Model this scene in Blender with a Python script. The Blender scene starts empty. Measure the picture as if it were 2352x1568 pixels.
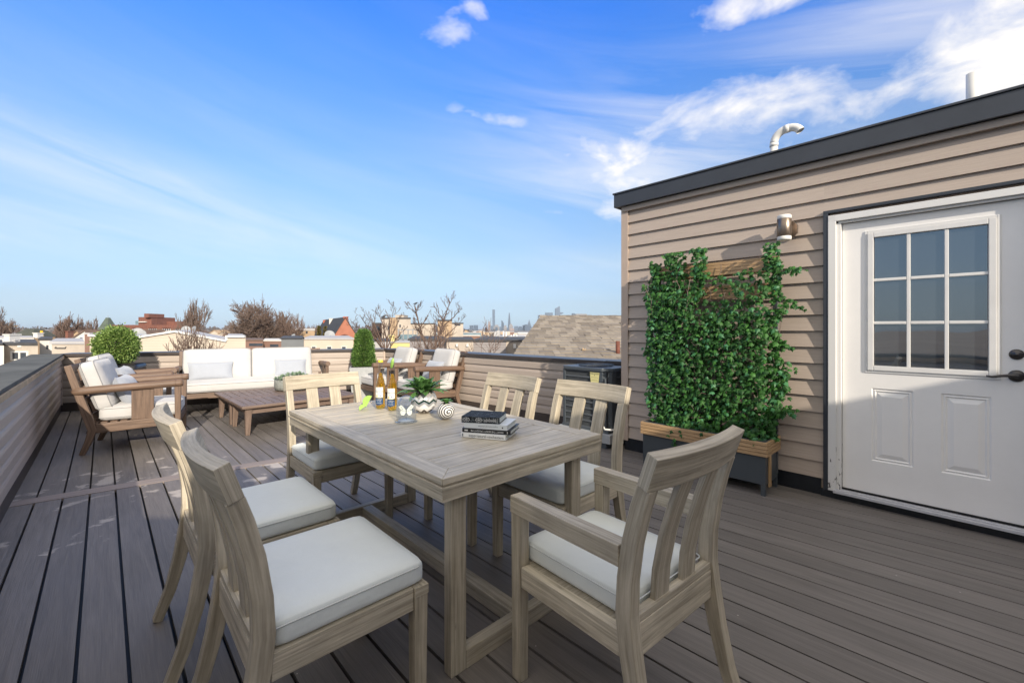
import bpy, bmesh, math, random
from mathutils import Vector, Matrix
random.seed(7)
R = math.radians
S = bpy.context.scene
COL = S.collection
# ---------------------------------------------------------------- camera
H = 1.27            # eye height over the deck
FP = 986.0          # focal length in units of a 2352 wide picture
HY = 755.0          # horizon row in those units
cam_d = bpy.data.cameras.new('camera'); cam = bpy.data.objects.new('camera', cam_d); COL.objects.link(cam)
cam.location = (0, 0, H); cam.rotation_euler = (R(90), 0, 0)
cam_d.sensor_width = 36; cam_d.lens = 36*FP/2352; cam_d.shift_y = -(784-HY)/2352
cam_d.clip_start = 0.05; cam_d.clip_end = 20000
S.camera = cam
S.render.resolution_x = 1024; S.render.resolution_y = 682
S.view_settings.view_transform = 'Standard'; S.view_settings.look = 'None'
S.view_settings.gamma = 1; S.view_settings.exposure = 0.66
# ---------------------------------------------------------------- sun and sky
SUN = Vector((1.07, -2.25, 1.02)).normalized()      # towards the sun
sl = bpy.data.lights.new('sun', 'SUN'); sl.energy = 3.6; sl.angle = R(0.5); sl.color = (1.0, 0.90, 0.76)
so = bpy.data.objects.new('sun', sl); COL.objects.link(so)
so.rotation_euler = SUN.to_track_quat('Z', 'Y').to_euler(); so.location = (8, -16, 12)
W = bpy.data.worlds.new('World'); S.world = W; W.use_nodes = True
nt = W.node_tree; nt.nodes.clear()
def N(t, ty, **kw):
    n = t.nodes.new(ty)
    for k, v in kw.items():
        if k in n.inputs.keys(): n.inputs[k].default_value = v
        else: setattr(n, k, v)
    return n
def mth(t, op, a, b=None, c=None, clamp=False):
    n = t.nodes.new('ShaderNodeMath'); n.operation = op; n.use_clamp = clamp
    for i, x in enumerate((a, b, c)):
        if x is None: continue
        if isinstance(x, (int, float)): n.inputs[i].default_value = x
        else: t.links.new(x, n.inputs[i])
    return n.outputs[0]
sky = N(nt, 'ShaderNodeTexSky', sky_type='NISHITA', sun_disc=False, sun_elevation=math.asin(SUN.z),
        sun_rotation=math.atan2(SUN.x, SUN.y), altitude=50.0, air_density=1.0, dust_density=0.25, ozone_density=2.5)
hsv = N(nt, 'ShaderNodeHueSaturation', Saturation=1.0, Value=1.0, Hue=0.5)
nt.links.new(sky.outputs[0], hsv.inputs['Color'])
geo = nt.nodes.new('ShaderNodeTexCoord')
sep = nt.nodes.new('ShaderNodeSeparateXYZ'); nt.links.new(geo.outputs['Generated'], sep.inputs[0])
sx, sy, sz = sep.outputs
az = mth(nt, 'ARCTAN2', sx, sy); el = mth(nt, 'ARCSINE', sz)
tint = N(nt, 'ShaderNodeMixRGB', blend_type='MULTIPLY', Fac=1.0)
rampn = nt.nodes.new('ShaderNodeValToRGB')
nt.links.new(mth(nt, 'MULTIPLY', el, 1/R(60)), rampn.inputs[0])
cr = rampn.color_ramp
stops = [(0.6, (.36, .49, .84)), (3.2, (.47, .52, .70)), (8.9, (.72, .71, .75)), (17.2, (.82, .92, 1.02)), (24.8, (.68, .98, 1.34)), (31.5, (.45, .96, 1.65)), (37.1, (.29, .91, 1.9)), (60, (.4, .9, 1.5))]
cr.elements[0].position = 0.0; cr.elements[0].color = (.34, .46, .84, 1)
cr.elements[1].position = 1.0; cr.elements[1].color = (.6, 1.0, 1.5, 1)
for d_, c_ in stops[:-1]:
    e = cr.elements.new(d_/60); e.color = (c_[0], c_[1], c_[2], 1)
nt.links.new(hsv.outputs[0], tint.inputs[1]); nt.links.new(rampn.outputs[0], tint.inputs[2])
# clouds: noise in the sky's own azimuth and elevation, gathered into banks
comb = nt.nodes.new('ShaderNodeCombineXYZ')
nt.links.new(az, comb.inputs[0]); nt.links.new(mth(nt, 'MULTIPLY', el, 1.9), comb.inputs[1])
def noise(scale, detail=8, rough=0.6, dist=0.0, vec=comb, off=0.0):
    mp = N(nt, 'ShaderNodeMapping'); mp.inputs['Location'].default_value = (off, off*0.7, off*1.3)
    nt.links.new(vec.outputs[0], mp.inputs[0])
    n = N(nt, 'ShaderNodeTexNoise', Scale=scale, Detail=detail, Roughness=rough, Distortion=dist)
    nt.links.new(mp.outputs[0], n.inputs['Vector']); return n.outputs[0]
n1 = noise(5.5, 9, 0.58, 0.35); n2 = noise(2.2, 7, 0.62, 0.9, off=3.1)
st_ = nt.nodes.new('ShaderNodeCombineXYZ'); nt.links.new(mth(nt, 'MULTIPLY_ADD', el, 1.6, az), st_.inputs[0]); nt.links.new(mth(nt, 'MULTIPLY_ADD', el, 6.5, mth(nt, 'MULTIPLY', az, 1.1)), st_.inputs[1])
n3 = noise(1.9, 8, 0.60, 0.7, vec=st_, off=5.3)
def cl(px, py, rx, ry, amp, tilt=0.0):
    a0 = math.atan((px-1176)/FP); e0 = math.atan((HY-py)/math.hypot(px-1176, FP))
    da = mth(nt, 'SUBTRACT', az, a0); de = mth(nt, 'SUBTRACT', el, e0)
    if tilt: de = mth(nt, 'SUBTRACT', de, mth(nt, 'MULTIPLY', da, tilt))
    q = mth(nt, 'ADD', mth(nt, 'POWER', mth(nt, 'ABSOLUTE', mth(nt, 'MULTIPLY', da, FP/rx)), 2.0),
            mth(nt, 'POWER', mth(nt, 'ABSOLUTE', mth(nt, 'MULTIPLY', de, FP/ry)), 2.0))
    return mth(nt, 'MULTIPLY', mth(nt, 'EXPONENT', mth(nt, 'MULTIPLY', q, -1.0)), amp)
thick = None
for a in CLOUDS_THICK if 'CLOUDS_THICK' in globals() else [
        (2320, 60, 150, 125, .85, .1), (2110, 190, 130, 45, .55, .3), (1990, 230, 80, 26, .42, 0), (2010, 60, 60, 30, .3, 0), (1760, 5, 190, 36, .58, 0),
        (1390, 370, 190, 60, .66, 0), (1660, 285, 240, 80, .62, 0), (1600, 370, 330, 90, .58, 0), (1430, 480, 160, 30, .52, 0), (1280, 430, 160, 26, .44, 0), (1130, 270, 150, 22, .42, -.12),
        (1040, 66, 95, 42, .45, .15), (1090, 40, 50, 30, .42, 0), (1165, 142, 44, 30, .47, .3), (1930, 290, 40, 18, .30, 0), (1130, 270, 120, 20, .3, -.15)]:
    c = cl(*a); thick = c if thick is None else mth(nt, 'MAXIMUM', thick, c)
cov = mth(nt, 'MULTIPLY_ADD', mth(nt, 'SUBTRACT', n1, 0.5), 1.9, mth(nt, 'SUBTRACT', thick, 0.33))
dens = mth(nt, 'MULTIPLY', cov, 2.3, clamp=True)
dens = mth(nt, 'MULTIPLY', dens, mth(nt, 'MULTIPLY', thick, 4.0, clamp=True))
dens = mth(nt, 'MULTIPLY', dens, mth(nt, 'MULTIPLY_ADD', thick, 0.5, 0.52), clamp=True)
wisp = None
for a in [(330, 430, 420, 60, .9, -.2), (60, 510, 420, 40, .8, -.05), (1500, 340, 420, 140, 1.05, 0), (2000, 120, 420, 110, .9, .1),
          (1200, 150, 500, 120, .14, 0), (1300, 620, 300, 60, .4, 0), (640, 520, 300, 60, .7, 0), (500, 270, 400, 100, .16, 0), (900, 400, 400, 70, .18, 0)]:
    c = cl(*a); wisp = c if wisp is None else mth(nt, 'MAXIMUM', wisp, c)
wv = mth(nt, 'MULTIPLY', wisp, mth(nt, 'MULTIPLY', mth(nt, 'SUBTRACT', n3, 0.36), 2.6, clamp=True))
wv = mth(nt, 'MULTIPLY', wv, 0.58, clamp=True)
# unseen white cloud added overhead and behind the camera for neutral fill light
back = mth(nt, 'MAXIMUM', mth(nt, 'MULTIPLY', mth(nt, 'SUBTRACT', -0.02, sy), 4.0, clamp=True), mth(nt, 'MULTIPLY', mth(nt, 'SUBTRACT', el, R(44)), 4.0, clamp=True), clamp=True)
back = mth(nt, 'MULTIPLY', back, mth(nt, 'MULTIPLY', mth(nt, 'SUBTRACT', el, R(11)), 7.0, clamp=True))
fill_cloud = mth(nt, 'MULTIPLY', back, mth(nt, 'MULTIPLY_ADD', mth(nt, 'SUBTRACT', n2, 0.5), 1.6, 1.0, clamp=True))
allc = mth(nt, 'MAXIMUM', mth(nt, 'MAXIMUM', dens, wv, clamp=True), fill_cloud, clamp=True)
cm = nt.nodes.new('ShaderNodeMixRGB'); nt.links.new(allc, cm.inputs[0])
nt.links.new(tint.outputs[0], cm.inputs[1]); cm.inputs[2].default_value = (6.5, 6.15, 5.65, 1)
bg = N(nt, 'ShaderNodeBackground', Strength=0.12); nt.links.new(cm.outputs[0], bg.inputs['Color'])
wo = nt.nodes.new('ShaderNodeOutputWorld'); nt.links.new(bg.outputs[0], wo.inputs['Surface'])

# ---------------------------------------------------------------- helpers
def at(px, py, z=0.0):
    """point of the level plane z seen at a picture place (2352 x 1568 units)"""
    Y = FP*(H-z)/(py-HY); return Vector(((px-1176)*Y/FP, Y, z))
def far(px, py, Y):
    return Vector(((px-1176)*Y/FP, Y, H-(py-HY)*Y/FP))
u2 = Vector((-0.6866, 0.7271, 0)).normalized(); n2v = Vector((0.7271, 0.6866, 0)).normalized()
TH = math.atan2(n2v.y, n2v.x)
OC = Vector((1.20, 4.55, 0))
def ab(a, b, z=0.0): return OC + u2*a + n2v*b + Vector((0, 0, z))
V = lambda *a: Vector(a)

class MB:
    def __init__(s): s.v = []; s.f = []; s.uv = []; s.mi = []; s.sm = []
    def add(s, vs, fs, uvs=None, mi=0, sm=False, M=None):
        b = len(s.v)
        for p in vs:
            p = Vector(p)
            s.v.append(M @ p if M is not None else p)
        for i, f in enumerate(fs):
            s.f.append([b+k for k in f]); s.mi.append(mi); s.sm.append(sm)
            s.uv.append(uvs[i] if uvs else [(vs[k][0], vs[k][1]) for k in f])
        return s
    def sweep(s, path, side, w, t, mi=0, M=None, sm=False, scale=1.0):
        """rectangular section swept along a path: w across 'side', t across the third direction"""
        path = [Vector(p) for p in path]; side = Vector(side).normalized(); n = len(path)
        ws = w if isinstance(w, (list, tuple)) else [w]*n; ts = t if isinstance(t, (list, tuple)) else [t]*n
        ou, ov = random.uniform(0, 50), random.uniform(0, 50)
        vs = []; L = [0]
        for i, p in enumerate(path):
            T = (path[min(i+1, n-1)]-path[max(i-1, 0)]).normalized(); Nn = T.cross(side).normalized()
            for (a, b) in ((-1, -1), (1, -1), (1, 1), (-1, 1)):
                vs.append(p + side*(a*ws[i]/2) + Nn*(b*ts[i]/2))
            if i: L.append(L[-1]+(path[i]-path[i-1]).length)
        fs = []; uvs = []
        off = [0, ws[0], ws[0]+ts[0], 2*ws[0]+ts[0], 2*ws[0]+2*ts[0]]
        for i in range(n-1):
            for k in range(4):
                k2 = (k+1) % 4
                fs.append([i*4+k, i*4+k2, i*4+4+k2, i*4+4+k])
                uvs.append([(ou+L[i], ov+off[k]), (ou+L[i], ov+off[k+1]), (ou+L[i+1], ov+off[k+1]), (ou+L[i+1], ov+off[k])])
        fs.append([3, 2, 1, 0]); uvs.append([(ou, ov), (ou+.01, ov), (ou+.01, ov+ws[0]), (ou, ov+ws[0])])
        e = (n-1)*4; fs.append([e, e+1, e+2, e+3]); uvs.append([(ou, ov), (ou+.01, ov), (ou+.01, ov+ws[0]), (ou, ov+ws[0])])
        return s.add(vs, fs, uvs, mi, sm, M)
    def box(s, x0, y0, z0, x1, y1, z1, mi=0, M=None):
        d = (x1-x0, y1-y0, z1-z0); c = ((x0+x1)/2, (y0+y1)/2, (z0+z1)/2); m = max(d); a = d.index(m)
        p0 = list(c); p1 = list(c); p0[a] -= m/2; p1[a] += m/2
        sd = [(0, 1, 0), (0, 0, 1), (1, 0, 0)][a]; sa = [1, 2, 0][a]; ta = [2, 0, 1][a]
        return s.sweep([p0, p1], sd, d[sa], d[ta], mi, M)
    def tube(s, path, r, n=8, mi=0, M=None, caps=True, sm=True):
        path = [Vector(p) for p in path]; m = len(path)
        rs = r if isinstance(r, (list, tuple)) else [r]*m
        ou, ov = random.uniform(0, 50), random.uniform(0, 50)
        up = Vector((0, 0, 1)); T0 = (path[1]-path[0]).normalized()
        if abs(T0.z) > .9: up = Vector((1, 0, 0))
        A = T0.cross(up).normalized(); vs = []; L = [0]
        for i, p in enumerate(path):
            T = (path[min(i+1, m-1)]-path[max(i-1, 0)]).normalized()
            A = (A - T*A.dot(T)).normalized(); B = T.cross(A)
            for k in range(n):
                q = 2*math.pi*k/n; vs.append(p + A*(math.cos(q)*rs[i]) + B*(math.sin(q)*rs[i]))
            if i: L.append(L[-1]+(path[i]-path[i-1]).length)
        fs = []; uvs = []; c = 2*math.pi*max(rs)/n
        for i in range(m-1):
            for k in range(n):
                k2 = (k+1) % n
                fs.append([i*n+k, i*n+k2, (i+1)*n+k2, (i+1)*n+k])
                uvs.append([(ou+L[i], ov+c*k), (ou+L[i], ov+c*(k+1)), (ou+L[i+1], ov+c*(k+1)), (ou+L[i+1], ov+c*k)])
        s.add(vs, fs, uvs, mi, sm, M)
        if caps:
            b = len(s.v)-len(vs)
            for ring in (list(range(n))[::-1], [(m-1)*n+k for k in range(n)]):
                s.f.append([b+k for k in ring]); s.mi.append(mi); s.sm.append(False)
                s.uv.append([(ou+.01*math.cos(k), ov+.01*math.sin(k)) for k in range(n)])
        return s
    def lathe(s, prof, c=(0, 0, 0), n=24, mi=0, M=None, sm=True, cap=False):
        c = Vector(c); vs = []; fs = []; uvs = []; m = len(prof)
        for (r, z) in prof:
            for k in range(n):
                q = 2*math.pi*k/n; vs.append(c+Vector((r*math.cos(q), r*math.sin(q), z)))
        for i in range(m-1):
            for k in range(n):
                k2 = (k+1) % n
                fs.append([i*n+k, i*n+k2, (i+1)*n+k2, (i+1)*n+k])
                uvs.append([(k/n, prof[i][1]), ((k+1)/n, prof[i][1]), ((k+1)/n, prof[i+1][1]), (k/n, prof[i+1][1])])
        if cap:
            fs.append(list(range(n))[::-1]); uvs.append([(0, 0)]*n)
            fs.append([(m-1)*n+k for k in range(n)]); uvs.append([(0, 0)]*n)
        return s.add(vs, fs, uvs, mi, sm, M)
    def prism(s, poly, z0, z1, mi=0, M=None):
        n = len(poly); vs = [(p[0], p[1], z0) for p in poly]+[(p[0], p[1], z1) for p in poly]
        fs = [list(range(n))[::-1], [n+k for k in range(n)]]+[[k, (k+1) % n, n+(k+1) % n, n+k] for k in range(n)]
        return s.add(vs, fs, None, mi, False, M)
    def rbox(s, hx, hy, hz, r, n=7, puff=0.0, mi=0, M=None, puff2=0.0):
        """soft rounded block centred on the origin"""
        key = {}; vs = []; fs = []; uvs = []
        def vert(p):
            q = (round(p[0], 5), round(p[1], 5), round(p[2], 5))
            if q in key: return key[q]
            h = (hx, hy, hz)
            P = [p[i]*h[i] for i in range(3)]
            inn = [max(-h[i]+r, min(h[i]-r, P[i])) for i in range(3)]
            d = Vector([P[i]-inn[i] for i in range(3)])
            if d.length > 1e-9: d = d.normalized()*r
            o = Vector(inn)+d
            k = max(0, 1-p[0]**2)*max(0, 1-p[1]**2)
            o.z += puff*k**.5*(1 if p[2] > 0 else -1)*abs(p[2])
            if puff2: o.y += puff2*(max(0, 1-p[0]**2)*max(0, 1-p[2]**2))**.5*p[1]
            key[q] = len(vs); vs.append(o); return key[q]
        g = [-1+2*i/n for i in range(n+1)]
        def warp(t): return math.copysign(abs(t)**.62, t)
        g = [warp(t) for t in g]
        for ax in range(3):
            for sg in (-1, 1):
                for i in range(n):
                    for j in range(n):
                        c = []
                        for (a, b) in ((i, j), (i+1, j), (i+1, j+1), (i, j+1)):
                            p = [0, 0, 0]; p[ax] = sg; p[(ax+1) % 3] = g[a]; p[(ax+2) % 3] = g[b]; c.append(p)
                        if sg < 0: c = c[::-1]
                        fs.append([vert(p) for p in c]); uvs.append([(p[0]*hx+p[2]*hz*.3, p[1]*hy+p[2]*hz) for p in c])
        return s.add(vs, fs, uvs, mi, True, M)
    def build(s, name, mat, parent=None, bevel=0.0, M=None, loc=None):
        me = bpy.data.meshes.new(name); me.from_pydata([tuple(p) for p in s.v], [], s.f)
        uvl = me.uv_layers.new(name='UVMap')
        flat = [c for f in s.uv for uv in f for c in uv]
        uvl.data.foreach_set('uv', flat)
        me.polygons.foreach_set('use_smooth', s.sm); me.polygons.foreach_set('material_index', s.mi)
        mats = mat if isinstance(mat, (list, tuple)) else [mat]
        for m in mats: me.materials.append(m)
        if bevel > 0:
            bm = bmesh.new(); bm.from_mesh(me)
            ed = [e for e in bm.edges if len(e.link_faces) == 2 and e.calc_face_angle(0) > .5]
            bmesh.ops.bevel(bm, geom=ed, offset=bevel, segments=2, profile=.6, affect='EDGES', clamp_overlap=True)
            bm.to_mesh(me); bm.free()
        me.update()
        o = bpy.data.objects.new(name, me); COL.objects.link(o)
        if loc is not None: o.location = loc
        if parent is not None: o.parent = parent
        return o
def tag(o, label=None, cat=None, group=None, kind=None):
    if label: o['label'] = label
    if cat: o['category'] = cat
    if group: o['group'] = group
    if kind: o['kind'] = kind
    return o
def thing(name, label, cat, loc=(0, 0, 0), rz=0.0, group=None):
    o = bpy.data.objects.new(name, None); COL.objects.link(o); o.empty_display_size = .1
    o.location = loc; o.rotation_euler = (0, 0, rz)
    return tag(o, label, cat, group)
def copy_tree(o, parent=None):
    c = o.copy(); COL.objects.link(c); c.parent = parent
    for ch in list(o.children): copy_tree(ch, c)
    return c
def dup(o, loc, rz, label):
    c = copy_tree(o); c.location = loc; c.rotation_euler = (0, 0, rz); c['label'] = label; return c
def text_mesh(txt, size, M, mb, mi=0, extrude=0.0, align='CENTER', sx=1.0):
    """real lettering as flat mesh, added to a part's mesh"""
    c = bpy.data.curves.new('t', 'FONT'); c.body = txt; c.size = size; c.align_x = align; c.align_y = 'CENTER'; c.extrude = extrude
    c.resolution_u = 3
    o = bpy.data.objects.new('t', c); COL.objects.link(o)
    me = bpy.data.meshes.new_from_object(o)
    Mx = M @ Matrix.Diagonal((sx, 1, 1, 1))
    mb.add([Mx @ v.co for v in me.vertices], [list(p.vertices) for p in me.polygons], None, mi)
    bpy.data.objects.remove(o); bpy.data.meshes.remove(me); bpy.data.curves.remove(c)

# ---------------------------------------------------------------- materials
def newmat(name):
    m = bpy.data.materials.new(name); m.use_nodes = True; t = m.node_tree
    return m, t, t.nodes['Principled BSDF']
def col4(c): return (c[0], c[1], c[2], 1)
def plain(name, c, rough=.6, var=0.12, scale=6, metal=0, bump=0.0, bscale=60, spec=.5):
    m, t, b = newmat(name)
    b.inputs['Roughness'].default_value = rough; b.inputs['Metallic'].default_value = metal
    b.inputs['Specular IOR Level'].default_value = spec
    tc = t.nodes.new('ShaderNodeTexCoord'); n = N(t, 'ShaderNodeTexNoise', Scale=scale, Detail=6, Roughness=.65)
    t.links.new(tc.outputs['Object'], n.inputs['Vector'])
    mr = N(t, 'ShaderNodeMapRange'); mr.inputs[1].default_value = .3; mr.inputs[2].default_value = .7
    mr.inputs[3].default_value = 1-var; mr.inputs[4].default_value = 1+var
    t.links.new(n.outputs[0], mr.inputs[0])
    mx = N(t, 'ShaderNodeVectorMath', operation='SCALE'); mx.inputs[0].default_value = c
    t.links.new(mr.outputs[0], mx.inputs['Scale']); t.links.new(mx.outputs[0], b.inputs['Base Color'])
    if bump:
        n2_ = N(t, 'ShaderNodeTexNoise', Scale=bscale, Detail=4); t.links.new(tc.outputs['Object'], n2_.inputs['Vector'])
        bp = N(t, 'ShaderNodeBump', Strength=bump, Distance=.01); t.links.new(n2_.outputs[0], bp.inputs['Height'])
        t.links.new(bp.outputs[0], b.inputs['Normal'])
    return m
def grainmat(name, c_lo, c_hi, rough=.55, sx_=2.5, sy_=70, bump=.25, blotch=0.0, isl=.12, contrast=1.0, coord='UV', fine=3.0):
    """wood-like: streaks that run along the U direction of each piece"""
    m, t, b = newmat(name); b.inputs['Roughness'].default_value = rough
    tc = t.nodes.new('ShaderNodeTexCoord')
    mp = N(t, 'ShaderNodeMapping'); mp.inputs['Scale'].default_value = (sx_, sy_, sy_ if coord != 'UV' else 1)
    t.links.new(tc.outputs[coord], mp.inputs[0])
    n = N(t, 'ShaderNodeTexNoise', Scale=1.0, Detail=7, Roughness=.62, Distortion=.35); t.links.new(mp.outputs[0], n.inputs['Vector'])
    mp2 = N(t, 'ShaderNodeMapping'); mp2.inputs['Scale'].default_value = (sx_*1.6, sy_*fine, sy_*fine if coord != 'UV' else 1)
    t.links.new(tc.outputs[coord], mp2.inputs[0])
    nf = N(t, 'ShaderNodeTexNoise', Scale=1.0, Detail=3, Roughness=.6); t.links.new(mp2.outputs[0], nf.inputs['Vector'])
    s1 = mth(t, 'MULTIPLY_ADD', mth(t, 'SUBTRACT', n.outputs[0], .5), 2.4*contrast, .5)
    s2 = mth(t, 'MULTIPLY_ADD', mth(t, 'SUBTRACT', nf.outputs[0], .5), 1.3*contrast, s1, clamp=True)
    g = N(t, 'ShaderNodeNewGeometry')
    mx = N(t, 'ShaderNodeMixRGB'); mx.inputs[1].default_value = col4(c_lo); mx.inputs[2].default_value = col4(c_hi)
    t.links.new(s2, mx.inputs[0])
    isv = mth(t, 'MULTIPLY_ADD', g.outputs['Random Per Island'], 2*isl, 1-isl)
    if blotch:
        nb = N(t, 'ShaderNodeTexNoise', Scale=7, Detail=6, Roughness=.65); t.links.new(tc.outputs['Object'], nb.inputs['Vector'])
        isv = mth(t, 'MULTIPLY', isv, mth(t, 'MULTIPLY_ADD', nb.outputs[0], 2*blotch, 1-blotch))
        vk = N(t, 'ShaderNodeTexVoronoi', Scale=1.0); mk = N(t, 'ShaderNodeMapping'); mk.inputs['Scale'].default_value = (4.5, 16, 1); t.links.new(tc.outputs['UV'], mk.inputs[0]); t.links.new(mk.outputs[0], vk.inputs['Vector'])
        kn = mth(t, 'MULTIPLY', mth(t, 'SUBTRACT', .085, vk.outputs['Distance']), 9, clamp=True); isv = mth(t, 'MULTIPLY', isv, mth(t, 'MULTIPLY_ADD', kn, -.55, 1.0))
    sc = N(t, 'ShaderNodeVectorMath', operation='SCALE'); t.links.new(mx.outputs[0], sc.inputs[0]); t.links.new(isv, sc.inputs['Scale'])
    t.links.new(sc.outputs[0], b.inputs['Base Color'])
    if bump:
        bp = N(t, 'ShaderNodeBump', Strength=bump, Distance=.004); t.links.new(s2, bp.inputs['Height'])
        t.links.new(bp.outputs[0], b.inputs['Normal'])
    return m
def fabric(name, c, bump=.15, scale=900):
    m, t, b = newmat(name); b.inputs['Roughness'].default_value = .9; b.inputs['Specular IOR Level'].default_value = .15
    b.inputs['Sheen Weight'].default_value = .25
    tc = t.nodes.new('ShaderNodeTexCoord')
    n = N(t, 'ShaderNodeTexNoise', Scale=5, Detail=5, Roughness=.6); t.links.new(tc.outputs['Object'], n.inputs['Vector'])
    w = N(t, 'ShaderNodeTexNoise', Scale=scale*.25, Detail=2); t.links.new(tc.outputs['Object'], w.inputs['Vector'])
    v = mth(t, 'MULTIPLY_ADD', n.outputs[0], .16, .90); v = mth(t, 'MULTIPLY_ADD', w.outputs[0], .06, v)
    sc = N(t, 'ShaderNodeVectorMath', operation='SCALE'); sc.inputs[0].default_value = c; t.links.new(v, sc.inputs['Scale'])
    t.links.new(sc.outputs[0], b.inputs['Base Color'])
    n3 = N(t, 'ShaderNodeTexNoise', Scale=7, Detail=3, Distortion=.8); t.links.new(tc.outputs['Object'], n3.inputs['Vector'])
    bp = N(t, 'ShaderNodeBump', Strength=.38, Distance=.02); t.links.new(n3.outputs[0], bp.inputs['Height'])
    bp2 = N(t, 'ShaderNodeBump', Strength=bump, Distance=.001); t.links.new(w.outputs[0], bp2.inputs['Height']); t.links.new(bp.outputs[0], bp2.inputs['Normal'])
    t.links.new(bp2.outputs[0], b.inputs['Normal'])
    return m
def brickmat(name, c1, c2, mortar, scale=4.0, bw=.5, rh=.25, coord='Object', rough=.85, msize=.02):
    m, t, b = newmat(name); b.inputs['Roughness'].default_value = rough
    tc = t.nodes.new('ShaderNodeTexCoord')
    br = N(t, 'ShaderNodeTexBrick', Scale=scale); br.inputs['Brick Width'].default_value = bw; br.inputs['Row Height'].default_value = rh
    br.inputs['Mortar Size'].default_value = msize
    br.inputs['Color1'].default_value = col4(c1); br.inputs['Color2'].default_value = col4(c2); br.inputs['Mortar'].default_value = col4(mortar)
    t.links.new(tc.outputs[coord], br.inputs['Vector'])
    n = N(t, 'ShaderNodeTexNoise', Scale=1.2, Detail=6); t.links.new(tc.outputs['Object'], n.inputs['Vector'])
    sc = N(t, 'ShaderNodeVectorMath', operation='SCALE'); t.links.new(br.outputs[0], sc.inputs[0])
    t.links.new(mth(t, 'MULTIPLY_ADD', n.outputs[0], .5, .75), sc.inputs['Scale']); t.links.new(sc.outputs[0], b.inputs['Base Color'])
    return m
def leafmat(name, c1, c2, rough=.45, trans=.3):
    m, t, b = newmat(name); b.inputs['Roughness'].default_value = rough
    g = N(t, 'ShaderNodeNewGeometry')
    mx = N(t, 'ShaderNodeMixRGB'); mx.inputs[1].default_value = col4(c1); mx.inputs[2].default_value = col4(c2)
    t.links.new(mth(t, 'POWER', g.outputs['Random Per Island'], 1.5), mx.inputs[0]); t.links.new(mx.outputs[0], b.inputs['Base Color'])
    tr = N(t, 'ShaderNodeBsdfTranslucent'); t.links.new(mx.outputs[0], tr.inputs[0])
    ms = N(t, 'ShaderNodeMixShader', Fac=trans); t.links.new(b.outputs[0], ms.inputs[1]); t.links.new(tr.outputs[0], ms.inputs[2])
    t.links.new(ms.outputs[0], t.nodes['Material Output'].inputs[0])
    return m
M_ = {}
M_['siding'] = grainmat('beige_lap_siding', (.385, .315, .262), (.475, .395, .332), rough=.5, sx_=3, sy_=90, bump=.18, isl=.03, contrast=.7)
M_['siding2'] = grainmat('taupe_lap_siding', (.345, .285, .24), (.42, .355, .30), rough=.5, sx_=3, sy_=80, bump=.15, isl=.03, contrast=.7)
M_['post'] = plain('beige_corner_trim', (.47, .37, .30), .5, .06)
M_['dark_metal'] = plain('charcoal_metal', (.046, .052, .064), .38, .15, 3, .2)
M_['brown_cap'] = plain('dark_brown_metal', (.055, .045, .042), .35, .2, 3)
M_['grey_cap'] = plain('weathered_cap_metal', (.115, .117, .110), .8, .25, 2, spec=.1)
M_['tan'] = plain('tan_wood_edge', (.44, .31, .18), .6, .3, 8)
M_['basebrown'] = plain('dark_brown_base_board', (.055, .042, .036), .6, .25, 4)
M_['rubber'] = plain('black_rubber_flashing', (.010, .013, .018), .35, .3, 12, bump=.2, bscale=30)
M_['dine'] = grainmat('weathered_oak', (.285, .245, .180), (.59, .52, .40), rough=.6, sx_=2.6, sy_=52, bump=.3, isl=.14, contrast=.95, blotch=.30)
M_['dine_top'] = grainmat('weathered_oak_top', (.33, .285, .21), (.63, .56, .44), rough=.5, sx_=2.6, sy_=52, bump=.3, isl=.05, contrast=1.0, blotch=.30)
M_['teak'] = grainmat('teak', (.085, .052, .036), (.215, .138, .092), rough=.55, sx_=3.0, sy_=60, bump=.3, isl=.13, contrast=1.0)
M_['teak_top'] = grainmat('teak_table', (.10, .066, .050), (.22, .155, .118), rough=.5, sx_=3.0, sy_=60, bump=.3, isl=.10)
M_['cush_d'] = fabric('pale_seat_fabric', (.68, .71, .68))
M_['cush_w'] = fabric('white_canvas', (.50, .49, .48))
M_['pillow'] = fabric('light_grey_pillow_linen', (.36, .385, .43))
M_['pipe_seam'] = fabric('seam_piping', (.30, .30, .30))
M_['seat_seam'] = fabric('seat_seam', (.55, .57, .55))
M_['pvc'] = plain('white_pvc', (.66, .65, .62), .4, .06)
M_['door'] = plain('white_door_paint', (.86, .84, .81), .42, .04, 2, bump=.05, bscale=120)
M_['trim'] = plain('white_trim_paint', (.72, .71, .69), .4, .05)
M_['sill'] = plain('threshold_aluminium', (.50, .50, .52), .45, .12, 10)
M_['bronze'] = plain('oil_rubbed_bronze', (.085, .08, .08), .3, .2, 20, .8)
M_['lampbody'] = plain('brushed_bronze', (.24, .19, .15), .32, .15, 20, .85)
M_['frost'] = plain('frosted_white_glass', (.72, .70, .66), .5, .03)
M_['slate'] = plain('slate_grey_metal', (.060, .070, .078), .45, .08, 3)
M_['slat'] = grainmat('brown_planter_slats', (.32, .20, .10), (.56, .37, .20), rough=.5, sx_=3, sy_=60, bump=.2, isl=.1)
M_['ivy'] = leafmat('ivy_leaf', (.014, .072, .010), (.055, .19, .028), .6, .22)
M_['ivy2'] = leafmat('young_ivy_leaf', (.040, .17, .055), (.08, .26, .11), .5, .25)
M_['stem'] = plain('grey_stem', (.16, .12, .10), .8, .2)
M_['box1'] = leafmat('boxwood_leaf', (.060, .13, .020), (.42, .56, .16), .55, .35)
M_['box2'] = leafmat('conifer_leaf', (.035, .10, .018), (.26, .42, .10), .55, .35)
M_['blackpot'] = plain('black_glazed_pot', (.012, .012, .013), .3, .1)
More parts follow.
